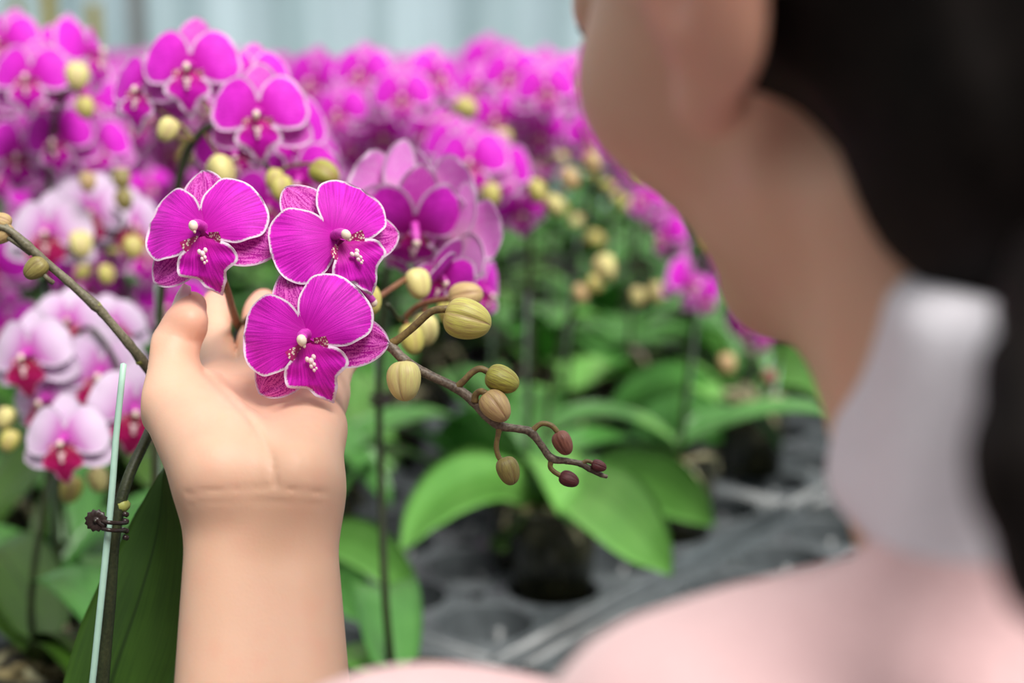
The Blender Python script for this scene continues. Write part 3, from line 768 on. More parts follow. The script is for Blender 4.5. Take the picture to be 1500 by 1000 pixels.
def hand_sdf(p):
    kn = {k: [(K(*j[:3]), j[3] * mm) for j in v] for k, v in FING.items()}
    th = [(K(*j[:3]), j[3] * mm) for j in THUMB]
    # forearm: two bones side by side
    ax = np.array([1.0, 0.02, 0.15])
    fore = smin(cone(p, WR - ax * .0100, ELB - ax * .018, .0165, .027), cone(p, WR + ax * .0100, ELB + ax * .016, .0162, .026), .012)
    w1 = WR + np.array([-.011, .004, .004]); w2 = WR + np.array([.011, .004, .004])
    palm = []
    for i, k in enumerate(('index', 'middle', 'ring', 'little')):
        a = w1 * (1 - i / 3) + w2 * (i / 3); b = kn[k][0][0] + np.array([0, 0, .003])
        palm.append(cone(p, a, b, .0145, kn[k][0][1] * 1.02))
    palm = smins(palm, .009)
    hypo = cone(p, K(432, 695, .513), K(456, 622, .549), .0145, .0125)
    ball = cone(p, K(350, 585, .571), K(460, 590, .564), .0085, .0085)      # pads under the fingers
    thenar = smins([cone(p, th[0][0], th[1][0], th[0][1], th[1][1]), cone(p, K(340, 655, .522), K(285, 585, .560), .0145, .0125)], .012)
    web = cone(p, K(275, 575, .566), K(318, 560, .585), .0085, .008)
    d = smin(smin(smin(palm, hypo, .010), ball, .008), web, .008)
    d = smin(d, fore, .016); d = smin(d, thenar, .009)
    tt = [cone(p, th[i][0], th[i + 1][0], th[i][1], th[i + 1][1]) for i in range(1, 4)]
    thumb = smins(tt, .004); thumb = smin(thumb, sph(p, K(279, 470, .557), .0062), .004)
    fs = None
    for k, c in kn.items():
        q = smins([cone(p, c[i][0], c[i + 1][0], c[i][1], c[i + 1][1]) for i in range(3)], .0035)
        q = smin(q, sph(p, c[2][0] * .4 + c[3][0] * .6 + np.array([0, 0, -.0015]), c[3][1] * .98), .003)
        fs = q if fs is None else np.minimum(fs, q)
    d = smin(d, fs, .006); d = smin(d, thumb, .0045)
    return d + crease_field(p)

def rotm(psi, nod, roll):
    L = np.array([-math.cos(psi), 0, -math.sin(psi)]); F = np.array([-math.sin(psi), 0, math.cos(psi)]); U = np.array([0, 1.0, 0])
    F, U = F * math.cos(nod) - U * math.sin(nod), U * math.cos(nod) + F * math.sin(nod)
    U, L = U * math.cos(roll) + L * math.sin(roll), L * math.cos(roll) - U * math.sin(roll)
    return L, F, U
HL, HF, HU = rotm(math.radians(31), math.radians(4), math.radians(14))
LOBE = K(1052, 188, .300)
HC = LOBE - (HL * 70 - HU * 36) * mm                        # head centre
def hp(x, y, z): return HC + (HL * x + HF * y + HU * z) * mm
def head_local(p):
    r = (p - HC.astype(f32)) * f32(1000)
    return np.stack([r @ HL.astype(f32), r @ HF.astype(f32), r @ HU.astype(f32)], 1)
NECK = np.array([.137, -.070, .300])
def head_sdf(p):
    q = head_local(p); qa = np.stack([np.abs(q[:, 0]), q[:, 1], q[:, 2]], 1)
    d = ell(q, (0, -12, 32), (72, 90, 84))
    d = smin(d, ell(q, (0, 30, -22), (56, 52, 64)), 22)
    d = smin(d, cone(qa, (44, 2, -50), (9, 60, -76), 14, 13), 16)
    d = smin(d, cone(q, (-7, 66, -78), (7, 66, -78), 11, 11), 10)
    d = smin(d, cone(q, (0, 44, -70), (0, -8, -108), 24, 44), 16)
    d = smin(d, sph(qa, (40, 48, -20), 23), 14)
    d = smin(d, cone(q, (0, 84, 8), (0, 98, -22), 6, 7.5), 8)
    d = smin(d, sph(qa, (9, 93, -27), 6.5), 5)
    d = smin(d, cone(qa, (12, 80, 24), (44, 66, 20), 6, 6), 10)
    d = smax(d, -sph(qa, (32, 92, 6), 13), 7)
    d = smin(d, sph(qa, (31, 72, 6), 12.5), 2)
    d = smin(d, cone(qa, (0, 86, -46), (18, 76, -48), 5.0, 2.6), 3)
    d = smin(d, cone(qa, (0, 84, -54), (16, 75, -52), 5.6, 3.0), 3)
    ear = ell(qa, (74, -10, -2), (7, 18, 30)); ear = smin(ear, sph(qa, (70, 0, -30), 8), 5)
    ear = smax(ear, -ell(qa, (83, -6, 2), (7, 9, 17)), 4)
    d = smin(d, ear, 5)
    return d * f32(mm)
def body_sdf(p):
    d = head_sdf(p)
    nk = cone(p, hp(0, -14, -55), NECK, .050, .056)
    scm = cone(p, hp(52, -20, -58), NECK + np.array([-.030, -.010, .040]), .010, .012)
    d = smin(d, smin(nk, scm, .012), .020)
    sh = smin(cone(p, NECK + np.array([0, -.045, 0]), np.array([.02, -.135, .275]), .05, .042), cone(p, NECK + np.array([.0, -.045, 0]), np.array([.28, -.13, .36]), .05, .042), .03)
    ch = ell(p, (.15, -.27, .315), (.13, .19, .085))
    d = smin(d, smin(sh, ch, .04), .03)
    arm = cone(p, (.0, -.14, .285), ELB, .040, .031)
    d = smin(d, arm, .02)
    h = np.full(len(p), 9.0, f32); near = p[:, 0] < .02
    if near.any(): h[near] = hand_sdf(p[near])
    return smin(d, h, .012)

def jacket_sdf(p):
    t = smins([cone(p, (.095, -.100, .285), (.048, -.118, .270), .055, .058), cone(p, (.140, -.125, .300), (.095, -.100, .285), .075, .058), cone(p, (.165, -.092, .255), (.110, -.103, .272), .068, .060),
               sph(p, (-.018, -.134, .312), .060), cone(p, (.14, -.12, .30), (.28, -.14, .36), .070, .062),
               cone(p, (.048, -.121, .270), (-.010, -.165, .31), .057, .057)], .030)
    t = smin(t, ell(p, (.155, -.30, .31), (.155, .20, .115)), .05)
    t = smin(t, cone(p, (.155, -.30, .31), (.165, -.55, .27), .13, .145), .05)
    sl = smin(cone(p, (-.010, -.16, .31), ELB + np.array([.004, .0, .004]), .056, .050), cone(p, ELB, ELB * .55 + WR * .45, .048, .040), .02)
    t = smin(t, sl, .02)
    r = smin(cone(p, (.28, -.14, .36), (.33, -.38, .42), .058, .05), cone(p, (.33, -.38, .42), (.24, -.50, .46), .048, .045), .02)
    t = smin(t, r, .03)
    fold = .0025 * np.sin(p[:, 0] * 55 + p[:, 1] * 85 + 3 * np.sin(p[:, 2] * 30)) + .0015 * np.sin(p[:, 1] * 160 + p[:, 0] * 40)
    t = t + fold.astype(f32)
    t = smax(t, -cone(p, ELB * .68 + WR * .32, ELB * .3 + WR * .7, .031, .034), .004)      # open cuff
    return smax(t, -cone(p, NECK + np.array([0, -.01, 0]), NECK + np.array([-.01, .10, .01]), .052, .056), .01)

def mesh_sdf(fn, lo, hi, vox, bs=16):
    "evaluate only the blocks that meet the surface, then let openvdb mesh them"
    lo = np.asarray(lo, float); n = np.ceil((np.asarray(hi) - lo) / vox / bs).astype(int)
    g = openvdb.FloatGrid(vox * 3); idx = np.stack(np.meshgrid(*[np.arange(k) for k in n], indexing='ij'), -1).reshape(-1, 3)
    ctr = (lo + (idx * bs + bs / 2) * vox).astype(f32); dist = np.concatenate([fn(c) for c in np.array_split(ctr, max(1, len(ctr) // 200000))])
    half = bs * vox * .87 * 1.25 + vox * 3
    loc = np.stack(np.meshgrid(*[np.arange(bs)] * 3, indexing='ij'), -1).reshape(-1, 3)
    inside = -np.full((bs,) * 3, vox * 3, f32)
    for i in np.nonzero(dist < -half)[0]: g.copyFromArray(inside, ijk=tuple(int(x) for x in idx[i] * bs), tolerance=1e-9)
    act = np.nonzero(np.abs(dist) <= half)[0]
    for ch in np.array_split(act, max(1, len(act) // 48)):
        q = (idx[ch][:, None] * bs + loc[None]).reshape(-1, 3)
        v = np.clip(fn((lo + q * vox).astype(f32)), -vox * 3, vox * 3).reshape(len(ch), bs, bs, bs)
        for k, i in enumerate(ch): g.copyFromArray(np.ascontiguousarray(v[k], dtype=f32), ijk=tuple(int(x) for x in idx[i] * bs))
    pts, quads = g.convertToQuads(0.0)
    return lo + np.asarray(pts, float) * vox, np.asarray(quads)[:, ::-1]

def sdf_obj(name, fn, lo, hi, vox, mat, parent, attrs=None, root=(0, 0, 0)):
    p, q = mesh_sdf(fn, lo, hi, vox); wv = cam2world(p)
    me = bpy.data.meshes.new(name); me.vertices.add(len(p)); me.vertices.foreach_set('co', (wv - np.asarray(root)).astype(f32).ravel())
    me.loops.add(q.size); me.loops.foreach_set('vertex_index', q.astype(np.int32).ravel())
    me.polygons.add(len(q)); me.polygons.foreach_set('loop_start', np.arange(0, q.size, 4, dtype=np.int32))
    me.polygons.foreach_set('loop_total', np.full(len(q), 4, dtype=np.int32)); me.polygons.foreach_set('use_smooth', np.ones(len(q), dtype=bool))
    me.materials.append(mat)
    if attrs: me.attributes.new('blush', 'FLOAT', 'POINT').data.foreach_set('value', attrs(p.astype(f32)).astype(f32))
    me.update(calc_edges=True); me.validate()
    return obj(name, me, parent)

def blush(p):
    "redder finger pads, ear and thenar"
    o = np.zeros(len(p), f32)
    for k, v in FING.items(): o += .75 * np.exp(-(sph(p, K(*v[3][:3]), 0) / .013) ** 2)
    o += .55 * np.exp(-(sph(p, K(270, 460, .560), 0) / .014) ** 2) + .35 * np.exp(-(sph(p, K(330, 590, .555), 0) / .022) ** 2) + .30 * np.exp(-(sph(p, K(450, 600, .55), 0) / .02) ** 2)
    o += .8 * np.exp(-(sph(p, hp(72, -6, -8), 0) / .03) ** 2) + 1.0 * np.exp(-(sph(p, hp(0, 88, -50), 0) / .012) ** 4) + .5 * np.exp(-(sph(p, hp(42, 60, -24), 0) / .022) ** 2)
    return np.clip(o, 0, 1)

FLOOR = (0.13, 0.27, 0.0)
person = thing('person', 'person in a pink jacket seen from behind, cupping magenta orchids in the left hand', 'person', FLOOR)
sdf_obj('body', body_sdf, (-.14, -.42, .20), (.36, .26, .70), .0014, M['skin'], person, blush, FLOOR)
sdf_obj('jacket', jacket_sdf, (-.20, -.72, .10), (.45, .02, .62), .004, M['jacket'], person, None, FLOOR)['label'] = 'pink fleece jacket'
COLC = np.array([.145, -.015, .288]); ca = np.array([-.10, .92, .0]) ; ca = np.array([.02, .96, -.27]); ca = ca / np.linalg.norm(ca)
def collar_sdf(p):
    r = p - COLC.astype(f32); y = r @ ca.astype(f32); q = np.sqrt(np.maximum((r * r).sum(1) - y * y, 0))
    rad = .066 - .10 * y + .002 * np.sin(np.arctan2(r[:, 0], r[:, 2]) * 9)
    dq = q - rad; dy = np.abs(y) - .020
    return np.sqrt(np.maximum(dq, dq * .6) ** 2 + np.maximum(dy, 0) ** 2).astype(f32) - .0085
sdf_obj('collar', collar_sdf, COLC - .12, COLC + .12, .003, M['collar'], person, None, FLOOR)['label'] = 'lavender white stand collar'
def hair_sdf(p):
    q = head_local(p)
    d = ell(q, (0, -20, 34), (81, 94, 92))
    d = smin(d, ell(q, (0, -50, -48), (70, 52, 66)), 20)
    # hairline: in front of the ears down to the temple, then back under the ear to the nape
    cut = (q[:, 1] - (24 + .55 * np.clip(q[:, 2] - 20, 0, 80) + .25 * q[:, 2])) * .8
    d = smax(d, np.where(q[:, 2] < 75, cut, -20 + 0 * cut).astype(f32), 10)
    low = -(q[:, 2] + 66 + .62 * np.clip(-q[:, 1] - 14, -10, 80)) * .8
    d = smax(d, low.astype(f32), 8)
    d = smax(d, -ell(np.stack([np.abs(q[:, 0]), q[:, 1], q[:, 2]], 1), (80, 0, -12), (24, 15, 36)), 4)
    st = 1.0 * np.sin(q[:, 0] * .55 + 2 * np.sin(q[:, 2] * .03)) * np.sin(q[:, 1] * .08 + 1)
    tail = [hp(14, -102, -24), K(1590, 440, .225), K(1535, 560, .208), K(1527, 690, .202), K(1562, 830, .200), K(1640, 1000, .200)]
    t = smins([cone(q * f32(mm) @ np.stack([HL, HF, HU]).astype(f32) + HC.astype(f32), a, b, ra, rb) for a, b, ra, rb in zip(tail[:-1], tail[1:], (.016, .011, .0075, .0075, .007), (.011, .0075, .0075, .007, .003))], .01)
    return np.minimum((d + st).astype(f32) * f32(mm), t + .0006 * np.sin(p[:, 0] * 1600))
sdf_obj('hair', hair_sdf, (-.0, -.17, .15), (.27, .28, .48), .0022, M['hair'], person, None, FLOOR)['label'] = 'dark hair tied back in a low tail'
def trousers_sdf(p):
    wv = cam2world(p).astype(f32)
    hips = cam2world(np.array([.165, -.60, .26])); t = ell(wv, hips, (.17, .13, .13))
    for sx in (-.085, .085): t = smin(t, cone(wv, hips + (sx, 0, -.08), (hips[0] + sx, .27, .09), .085, .055), .03)
    return t
sdf_obj('trousers', trousers_sdf, (-.10, -1.45, -.10), (.42, -.45, .62), .008, M['trousers'], person, None, FLOOR)
hx = cam2world(np.array([.165, -.60, .26]))[0]
for sx in (-.085, .085):
    mb = MB(); mb.add(*ellipsoid((hx + sx - FLOOR[0], .30 - FLOOR[1], .045), (.045, .125, .05), 16, 10)); mb.add(*box(hx + sx - FLOOR[0] - .043, hx + sx - FLOOR[0] + .043, -.08, .145, 0, .022))
    obj('shoe', mb.build('shoe', M['shoe']), person)
def on_face(x, z):
    y = np.linspace(120, 20, 400); q = np.stack([hp(x, a, z) for a in y]).astype(f32); d = head_sdf(q)
    return y[np.argmax(d < 0)]
def face_line(name, pts, r, mat):
    c = np.array([hp(x, on_face(x, z) + .6, z) for x, z in pts]); v, f = tube(cam2world(spline(c, 4)) - np.array(FLOOR), r, 6)
    obj(name, mesh(name, v, f, M[mat]), person)
for sx in (-1, 1):
    face_line('eyebrow', [(sx * 14, 22), (sx * 26, 26), (sx * 40, 25), (sx * 48, 20)], [.0008] * 4 + [.0016] * 5 + [.0008] * 4, 'hair')
    face_line('eyelash', [(sx * 20, 1), (sx * 27, -1.5), (sx * 35, -1.5), (sx * 42, 2)], .0007, 'hair')
# thumb nail, a curved plate on the outer side of the thumb tip
n0, n1 = K(255, 460, .5625), K(274, 417, .5640)
ny = (n1 - n0) / np.linalg.norm(n1 - n0); nz_ = np.array([-.74, .34, -.56]); nz_ -= ny * (nz_ @ ny); nz_ /= np.linalg.norm(nz_); nx = np.cross(ny, nz_)
vv = []; f = []
for s in (0, 1):
    for i in range(9):
        for k in range(9):
            u, t = i / 8, (k - 4) / 4; wd = .0052 * (1 - (abs(u - .45) / .62) ** 3.0) if u < .9 else .0052 * math.sqrt(max(.02, 1 - ((u - .86) / .142) ** 2)) * .66
            q = n0 + ny * (u * np.linalg.norm(n1 - n0)) + nx * t * max(wd, .001) + nz_ * (.0021 - .0024 * t * t - s * .0006 - .0016 * (u - .5) ** 2)
            vv.append(q)
for i in range(8):
    for k in range(8):
        a = i * 9 + k; f.append((a, a + 1, a + 10, a + 9)); f.append((a + 81 + 9, a + 81 + 10, a + 81 + 1, a + 81))
obj('fingernail', mesh('fingernail', cam2world(np.array(vv)) - np.array(FLOOR), f, M['nail']), person)

# ------------------------------------------------------------------ the held orchid
hb = np.array([P(150, 1300, .575)[0] - .005, P(150, 1300, .575)[1] + .005, TRAY_Z + .040])
held = thing('potted_orchid', 'orchid on the green stake whose three white-edged magenta flowers rest in the hand', 'orchid', hb)
def W(rows): return np.array([P(*r[:3]) for r in rows])
def spike_part(name, rows, mat, seg=10, n=8, parent=held, root=hb, knob=None):
    c = W(rows); r = np.array([x[3] for x in rows]) * mm
    path = spline(np.hstack([c, r[:, None]]), n); rr = path[:, 3].copy()
    if knob: rr *= 1 + .10 * np.exp(-((np.arange(len(rr)) % n) / 1.2) ** 2)
    v, f = tube(path[:, :3] - root, rr, seg)
    return obj(name, mesh(name, v, f, M[mat]), parent)
pot_base(held)
low = [(150, 1310, .575, 3.2), (146, 1120, .566, 3.0), (150, 1000, .560, 2.7), (160, 880, .556, 2.6), (168, 780, .554, 2.4), (186, 705, .556, 2.2), (213, 645, .566, 2.1), (238, 590, .592, 2.0), (270, 560, .640, 2.0), (318, 540, .672, 2.0), (344, 515, .668, 2.0), (352, 480, .640, 2.0)]
spike_part('lower_spike', low, 'stem_dark')
spike_part('upper_spike', [(352, 482, .642, 2.0), (375, 462, .612, 1.9), (430, 462, .592, 1.9), (490, 476, .574, 1.9), (530, 489, .562, 1.9), (551, 499, .555, 2.0), (571, 506, .551, 2.05), (591, 526, .549, 1.9), (622, 546, .547, 1.8), (666, 567, .546, 1.75), (693, 587, .546, 1.9), (710, 607, .546, 1.65), (731, 623, .546, 1.75), (760, 628, .546, 1.45), (778, 633, .546, 1.7), (793, 652, .547, 1.35), (808, 671, .547, 1.6), (830, 675, .548, 1.2), (850, 679, .549, 1.2), (863, 686, .550, 1.25), (880, 695, .551, .95), (889, 698, .551, .75)], 'stem_brown', 12, 6, knob=True)
spike_part('side_spike', [(250, 590, .606, 1.9), (225, 552, .590, 2.0), (206, 526, .582, 2.1), (190, 505, .578, 1.9), (150, 458, .574, 1.8), (140, 448, .573, 2.1), (100, 412, .570, 1.7), (55, 373, .566, 1.7), (40, 360, .565, 2.0), (15, 338, .563, 1.4), (-8, 330, .562, 1.0)], 'stem_grey', 10, 6, knob=True)
# green nodes on the stems
for a, b2, r in (((172, 742, .5535), (188, 738, .556), 2.9), ((150, 942, .558), (160, 935, .5585), 3.0), ((136, 446, .573), (148, 452, .5735), 2.3), ((203, 524, .582), (210, 532, .5825), 2.5)):
    spike_part('stem_node', [(*a, r * .75), (*(np.array(a) * .5 + np.array(b2) * .5), r), (*b2, r * .6)], 'node', 8, 4)
spike_part('pedicel', [(350, 480, .640, 2.0), (341, 455, .612, 1.7), (333, 425, .585, 1.5), (322, 396, .572, 1.5), (306, 352, .560, 1.4)], 'pedicel_red')['label'] = 'red-brown flower stalk between index and middle fingers'
spike_part('pedicel', [(440, 462, .590, 1.5), (455, 420, .580, 1.4), (480, 380, .568, 1.3), (494, 350, .556, 1.3)], 'pedicel_red')
spike_part('pedicel', [(400, 461, .602, 1.5), (425, 478, .575, 1.4), (447, 494, .546, 1.4)], 'pedicel_red')
def camdir(x, y, toward): return x * CX + y * CU - toward * CF
def upcam(roll): return math.sin(-roll) * CX + math.cos(roll) * CU
r_ = math.radians
random.seed(4)
fl1 = flower('hero', held, P(299, 338, .552), camdir(-.20, .26, .93), upcam(r_(14)), .96, -.06, .03, .35)
fl2 = flower('hero', held, P(492, 350, .550), camdir(.36, .22, .88), upcam(r_(38)), .96, -.06, .03, .10)
fl3 = flower('hero', held, P(451, 494, .536), camdir(-.12, .06, .98), upcam(r_(21)), .985, -.04, .02, .05)
# flower turned away behind the second one
flower('hero', held, P(520, 425, .572), camdir(.75, -.35, -.2), upcam(r_(-30)), .80, -.5, .05)
buds = [((684, 468), (1, -.26, -.1), 17.6, 'yellow', [(573, 504, .551), (590, 492, .550), (608, 477, .549), (632, 456, .548), (656, 452, .547)], 1.5, .92, 1.05),
        ((593, 557), (.05, -1, -.15), 14.6, 'cream', [(601, 534, .548), (598, 530, .544), (594, 534, .541)], 1.2, 1.0, 1.06),
        ((735, 556), (.9, -.36, -.1), 12.8, 'green', [(668, 568, .546), (680, 557, .545), (692, 545, .545), (704, 540, .545), (718, 546, .545)], 1.3, 2.2, .98),
        ((726, 595), (.55, -.65, -.35), 12.8, 'tan', [(695, 588, .545), (697, 578, .544), (704, 573, .543), (712, 576, .542)], 1.3, .6, 1.0),
        ((744, 689), (.35, -1, -.1), 10.6, 'olive', [(732, 624, .546), (729, 640, .545), (727, 654, .545), (730, 668, .545), (736, 676, .545)], 1.05, .4, .98),
        ((825, 648), (.45, -.9, -.1), 9.3, 'pink', [(779, 632, .546), (788, 623, .546), (797, 620, .546), (809, 624, .546), (818, 634, .546)], 1.05, 1.4, .95),
        ((833, 702), (.95, -.38, -.1), 7.6, 'maroon', [(808, 672, .547), (806, 683, .547), (811, 690, .547), (822, 697, .547)], 1.0, .3, .95),
        ((877, 682), (.95, -.34, -.05), 5.8, 'maroon', [(852, 679, .549), (860, 675, .549), (869, 678, .549)], .8, .9, .9)]
for (c, dr, L, kind, ped, pr, roll, fat) in buds:
    dd = ped[-1][2]
    bud_at(held, P(c[0], c[1], dd), camdir(dr[0], dr[1], -dr[2]), L * mm, kind, True, roll, fat)
    spike_part('pedicel', [(*q, pr * (1.25 if i == 0 else 1)) for i, q in enumerate(ped)], 'pedicel', 9, 5)
for (c, dr, L, kind, ped) in (((53, 393), (-.75, -.65, 0), 10.0, 'olive', [(78, 414, .568), (70, 408, .566), (62, 400, .566)]),
                              ((4, 342), (-.6, -.5, 0), 9.5, 'tan', [(45, 372, .566), (30, 360, .565), (12, 348, .564)]), ((2, 324), (-.8, .3, 0), 8.0, 'tan', [(15, 337, .563), (8, 330, .563)])):
    bud_at(held, P(*c, .566), camdir(dr[0], dr[1], .15), L * mm, kind, True, .5)
    spike_part('pedicel', [(*q, 1.0) for q in ped], 'stem_grey', 8, 4)
spike_part('stake', [(181, 533, .5445, 1.25), (170, 640, .5455, 1.3), (163, 730, .546, 1.35), (150, 860, .548, 1.35), (138, 975, .551, 1.3), (128, 1080, .556, 1.3), (120, 1290, .566, 1.3)], 'stake', 8, 3)['label'] = 'pale green support stake'
# the clip: a fluted wheel with two jaws round stake and stem
mb = MB(); cc = P(141, 762, .5435); ex, ey, ez = CX, CU, -CF
S = 24; rr = np.array([1.0 if k % 2 else .84 for k in range(S)]) * .0045
a = np.arange(S) * 2 * math.pi / S
ringp = lambda r, z: cc + np.outer(r * np.cos(a), ex) + np.outer(r * np.sin(a), ey) + ez * z
rows = [ringp(rr * .9, -.0012), ringp(rr, 0), ringp(rr * .95, .0012), ringp(rr * .45, .0004), ringp(rr * .22, .0004), ringp(rr * .20, .0014), ringp(rr * .02, .0017)]
mb.add(np.concatenate(rows), [(i * S + k, i * S + (k + 1) % S, (i + 1) * S + (k + 1) % S, (i + 1) * S + k) for i in range(len(rows) - 1) for k in range(S)])
for yy, x1 in ((765, 186), (776, 184)):
    loop = [P(150, yy - 2, .5425), P(160, yy, .5408), P(176, yy + 1, .5455), P(x1, yy, .5535), P(176, yy - 1, .5600), P(162, yy, .5560), P(150, yy - 2, .5460)]
    mb.add(*tube(spline(loop, 4), .0008, 6))
for yy in (752, 762, 776, 786): mb.add(*tube([P(181, yy, .5515), P(187, yy + 2, .5525)], .0011, 6))
mb.add(*tube([P(145, 764, .5435), P(154, 770, .5425)], .0012, 6))
obj('clip', mb.build('clip', M['clip'], off=hb), held)['label'] = 'dark brown flower-shaped clip'
def pixel_leaf(name, rows, side, widths, fold, mat, parent, root, per=7, nt_=12):
    v, f, lv = leaf_sheet(W(rows), widths, side, fold, nt_, per=per)
    o = obj(name, mesh(name, v - root, f, mat, None, True, {'lv': lv}), parent); return o
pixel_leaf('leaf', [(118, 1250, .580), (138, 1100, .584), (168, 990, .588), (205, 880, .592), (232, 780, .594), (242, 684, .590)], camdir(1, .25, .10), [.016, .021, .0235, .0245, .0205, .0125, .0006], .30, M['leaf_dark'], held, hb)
pixel_leaf('leaf', [(130, 1290, .59), (200, 1120, .62), (240, 1010, .65), (270, 935, .68), (330, 880, .72)], camdir(.8, -.4, .5), [.012, .020, .024, .020, .001], .2, M['leaf_mid'], held, hb)
pixel_leaf('leaf', [(105, 1290, .575), (60, 1200, .60), (20, 1130, .64), (-40, 1120, .70)], camdir(.5, .6, .6), [.012, .022, .024, .001], .2, M['leaf_mid'], held, hb)

# ------------------------------------------------------------------ nearer orchids the photo lets you tell apart
def near_orchid(label, base, group=None, leaves=4, az=0.0, leafset=None, scale=1.0):
    root = thing('potted_orchid', label, 'orchid', base, group); pot_base(root); crown(root, leaves, az, leafset, scale); return root
def root_of(px, d, dy=0.0): p = P(px, 500, d); return np.array([p[0], p[1] + dy, TRAY_Z + .040])
def add_spike(root, rows, mat, name='spike'): return spike_part(name, rows, mat, 8, 6, root, np.array(root.location))
# A: the blurred magenta cluster above the hand
ra = root_of(222, .80); A_ = near_orchid('orchid with three big white-rimmed magenta flowers above and behind the hand, top left', ra, None, 4, 2.2)
bp = ra + (0, 0, .034); k = world2cam(bp); bpx = (750 + k[0] / k[2] * FPX, 500 - k[1] / k[2] * FPX, k[2])
add_spike(A_, [(*bpx, 2.6), (228, 800, .79, 2.5), (235, 450, .785, 2.3), (262, 265, .775, 2.3), (285, 205, .77, 2.2), (320, 185, .765, 2.0), (370, 222, .755, 1.6), (400, 255, .75, 1.3), (412, 268, .75, 1.0)], 'stem_dark')
stake_on(A_, bp + (-.006, .002, 0), P(229, 415, .79))
random.seed(11)
for (px, py, d, fx, fy, roll, s) in ((280, 100, .770, 0, .05, 0, 1.02), (214, 132, .785, -.35, .05, -8, .92), (380, 168, .745, .02, .02, 2, .98), (425, 188, .80, .55, 0, 0, .95), (345, 222, .80, .1, -.35, 10, .9), (440, 262, .80, -.1, -.3, 5, .9), (372, 112, .83, .1, .2, 0, .8), (392, 300, .80, .2, -.2, -10, .85)):
    flower('magenta', A_, P(px, py, d), camdir(fx, fy, .9), upcam(r_(roll)), s, -.08, .05)
for (px, py, L, kind, dr) in ((324, 252, 18, 'cream', (.3, -1)), (412, 276, 14, 'yellow', (.1, -1)), (475, 254, 16, 'green', (.9, -.5)), (402, 262, 11, 'yellow', (-.3, -1)), (245, 190, 13, 'cream', (-.4, -1))):
    bud_at(A_, P(px, py, .735), camdir(dr[0], dr[1], .3), L * mm, kind, False)
mb = MB()
for pts in ([(400, 255, .75), (430, 242, .745), (460, 240, .74)], [(300, 195, .768), (318, 225, .75), (324, 236, .74)], [(285, 205, .77), (262, 180, .77), (232, 160, .78)], [(320, 185, .765), (300, 150, .765), (284, 115, .772)], [(345, 200, .76), (365, 195, .752), (380, 178, .748)], [(285, 205, .77), (255, 200, .75), (245, 186, .74)]):
    mb.add(*tube(spline(W(pts), 4) - ra, .0011, 6))
obj('pedicels', mb.build('flower_stalks', M['pedicel']), A_)['kind'] = 'stuff'

# B: pale pink flowers with dark red lips at the left edge
rb = root_of(40, .90); B_ = near_orchid('pale pink orchid with dark red lips, low at the left edge beside the green stake', rb, None, 4, 2.2, LEAVES_SHADED[:2])
bp = rb + (0, 0, .034)
k = world2cam(bp); add_spike(B_, [(750 + k[0] / k[2] * FPX, 500 - k[1] / k[2] * FPX, k[2], 2.4), (45, 900, .89, 2.2), (70, 700, .885, 2.0), (95, 540, .885, 1.8), (130, 480, .87, 1.6), (180, 560, .85, 1.3), (150, 660, .85, 1.1), (125, 700, .85, .9)], 'stem_dark')
random.seed(5)
for (px, py, d, fx, fy, roll, s) in ((44, 520, .85, -.15, .05, 5, 1.0), (100, 472, .90, .2, .25, -4, .92), (96, 645, .80, .0, .05, 3, .92), (148, 548, .86, .1, .05, 0, 1.08), (196, 600, .82, .35, .0, -6, 1.0), (70, 585, .86, -.2, .0, 4, .95), (165, 478, .92, .25, .3, 10, .85)):
    flower('pale', B_, P(px, py, d), camdir(fx, fy, .9), upcam(r_(roll)), s, -.1, .05)
for (px, py, L, kind, dr) in ((104, 716, 16, 'yellow', (-.2, -1)), (144, 702, 15, 'cream', (.2, -1)), (8, 612, 13, 'cream', (-.3, -1)), (14, 645, 13, 'yellow', (-.3, -1))):
    bud_at(B_, P(px, py, .84), camdir(dr[0], dr[1], .3), L * mm, kind, False)
# C: paler, further
rc = root_of(70, 1.06, .02); C_ = near_orchid('pale lilac orchid behind the long bare side branch at the left', rc, None, 4, 1.2)
k = world2cam(rc + (0, 0, .034)); add_spike(C_, [(750 + k[0] / k[2] * FPX, 500 - k[1] / k[2] * FPX, k[2], 2.4), (80, 600, 1.05, 2.2), (95, 400, 1.04, 2.0), (120, 300, 1.02, 1.6), (180, 320, 1.0, 1.2), (150, 370, 1.0, .9)], 'stem_dark')
for (px, py, d, fx, fy, roll, s) in ((72, 342, .98, .05, .1, 0, 1.12), (132, 310, 1.0, .3, .05, -12, 1.05), (190, 330, 1.02, .6, 0, -4, 1.0), (115, 275, 1.05, -.2, .3, 10, .95)):
    flower('pale', C_, P(px, py, d), camdir(fx, fy, .9), upcam(r_(roll)), s, -.1, .06)
for (px, py, L, kind) in ((118, 358, 19, 'cream'), (195, 362, 16, 'yellow'), (155, 402, 14, 'yellow'), (182, 292, 15, 'olive'), (178, 262, 15, 'olive'), (128, 266, 14, 'tan')):
    bud_at(C_, P(px, py, .97), camdir(.2, -.9, .3), L * mm, kind, False)
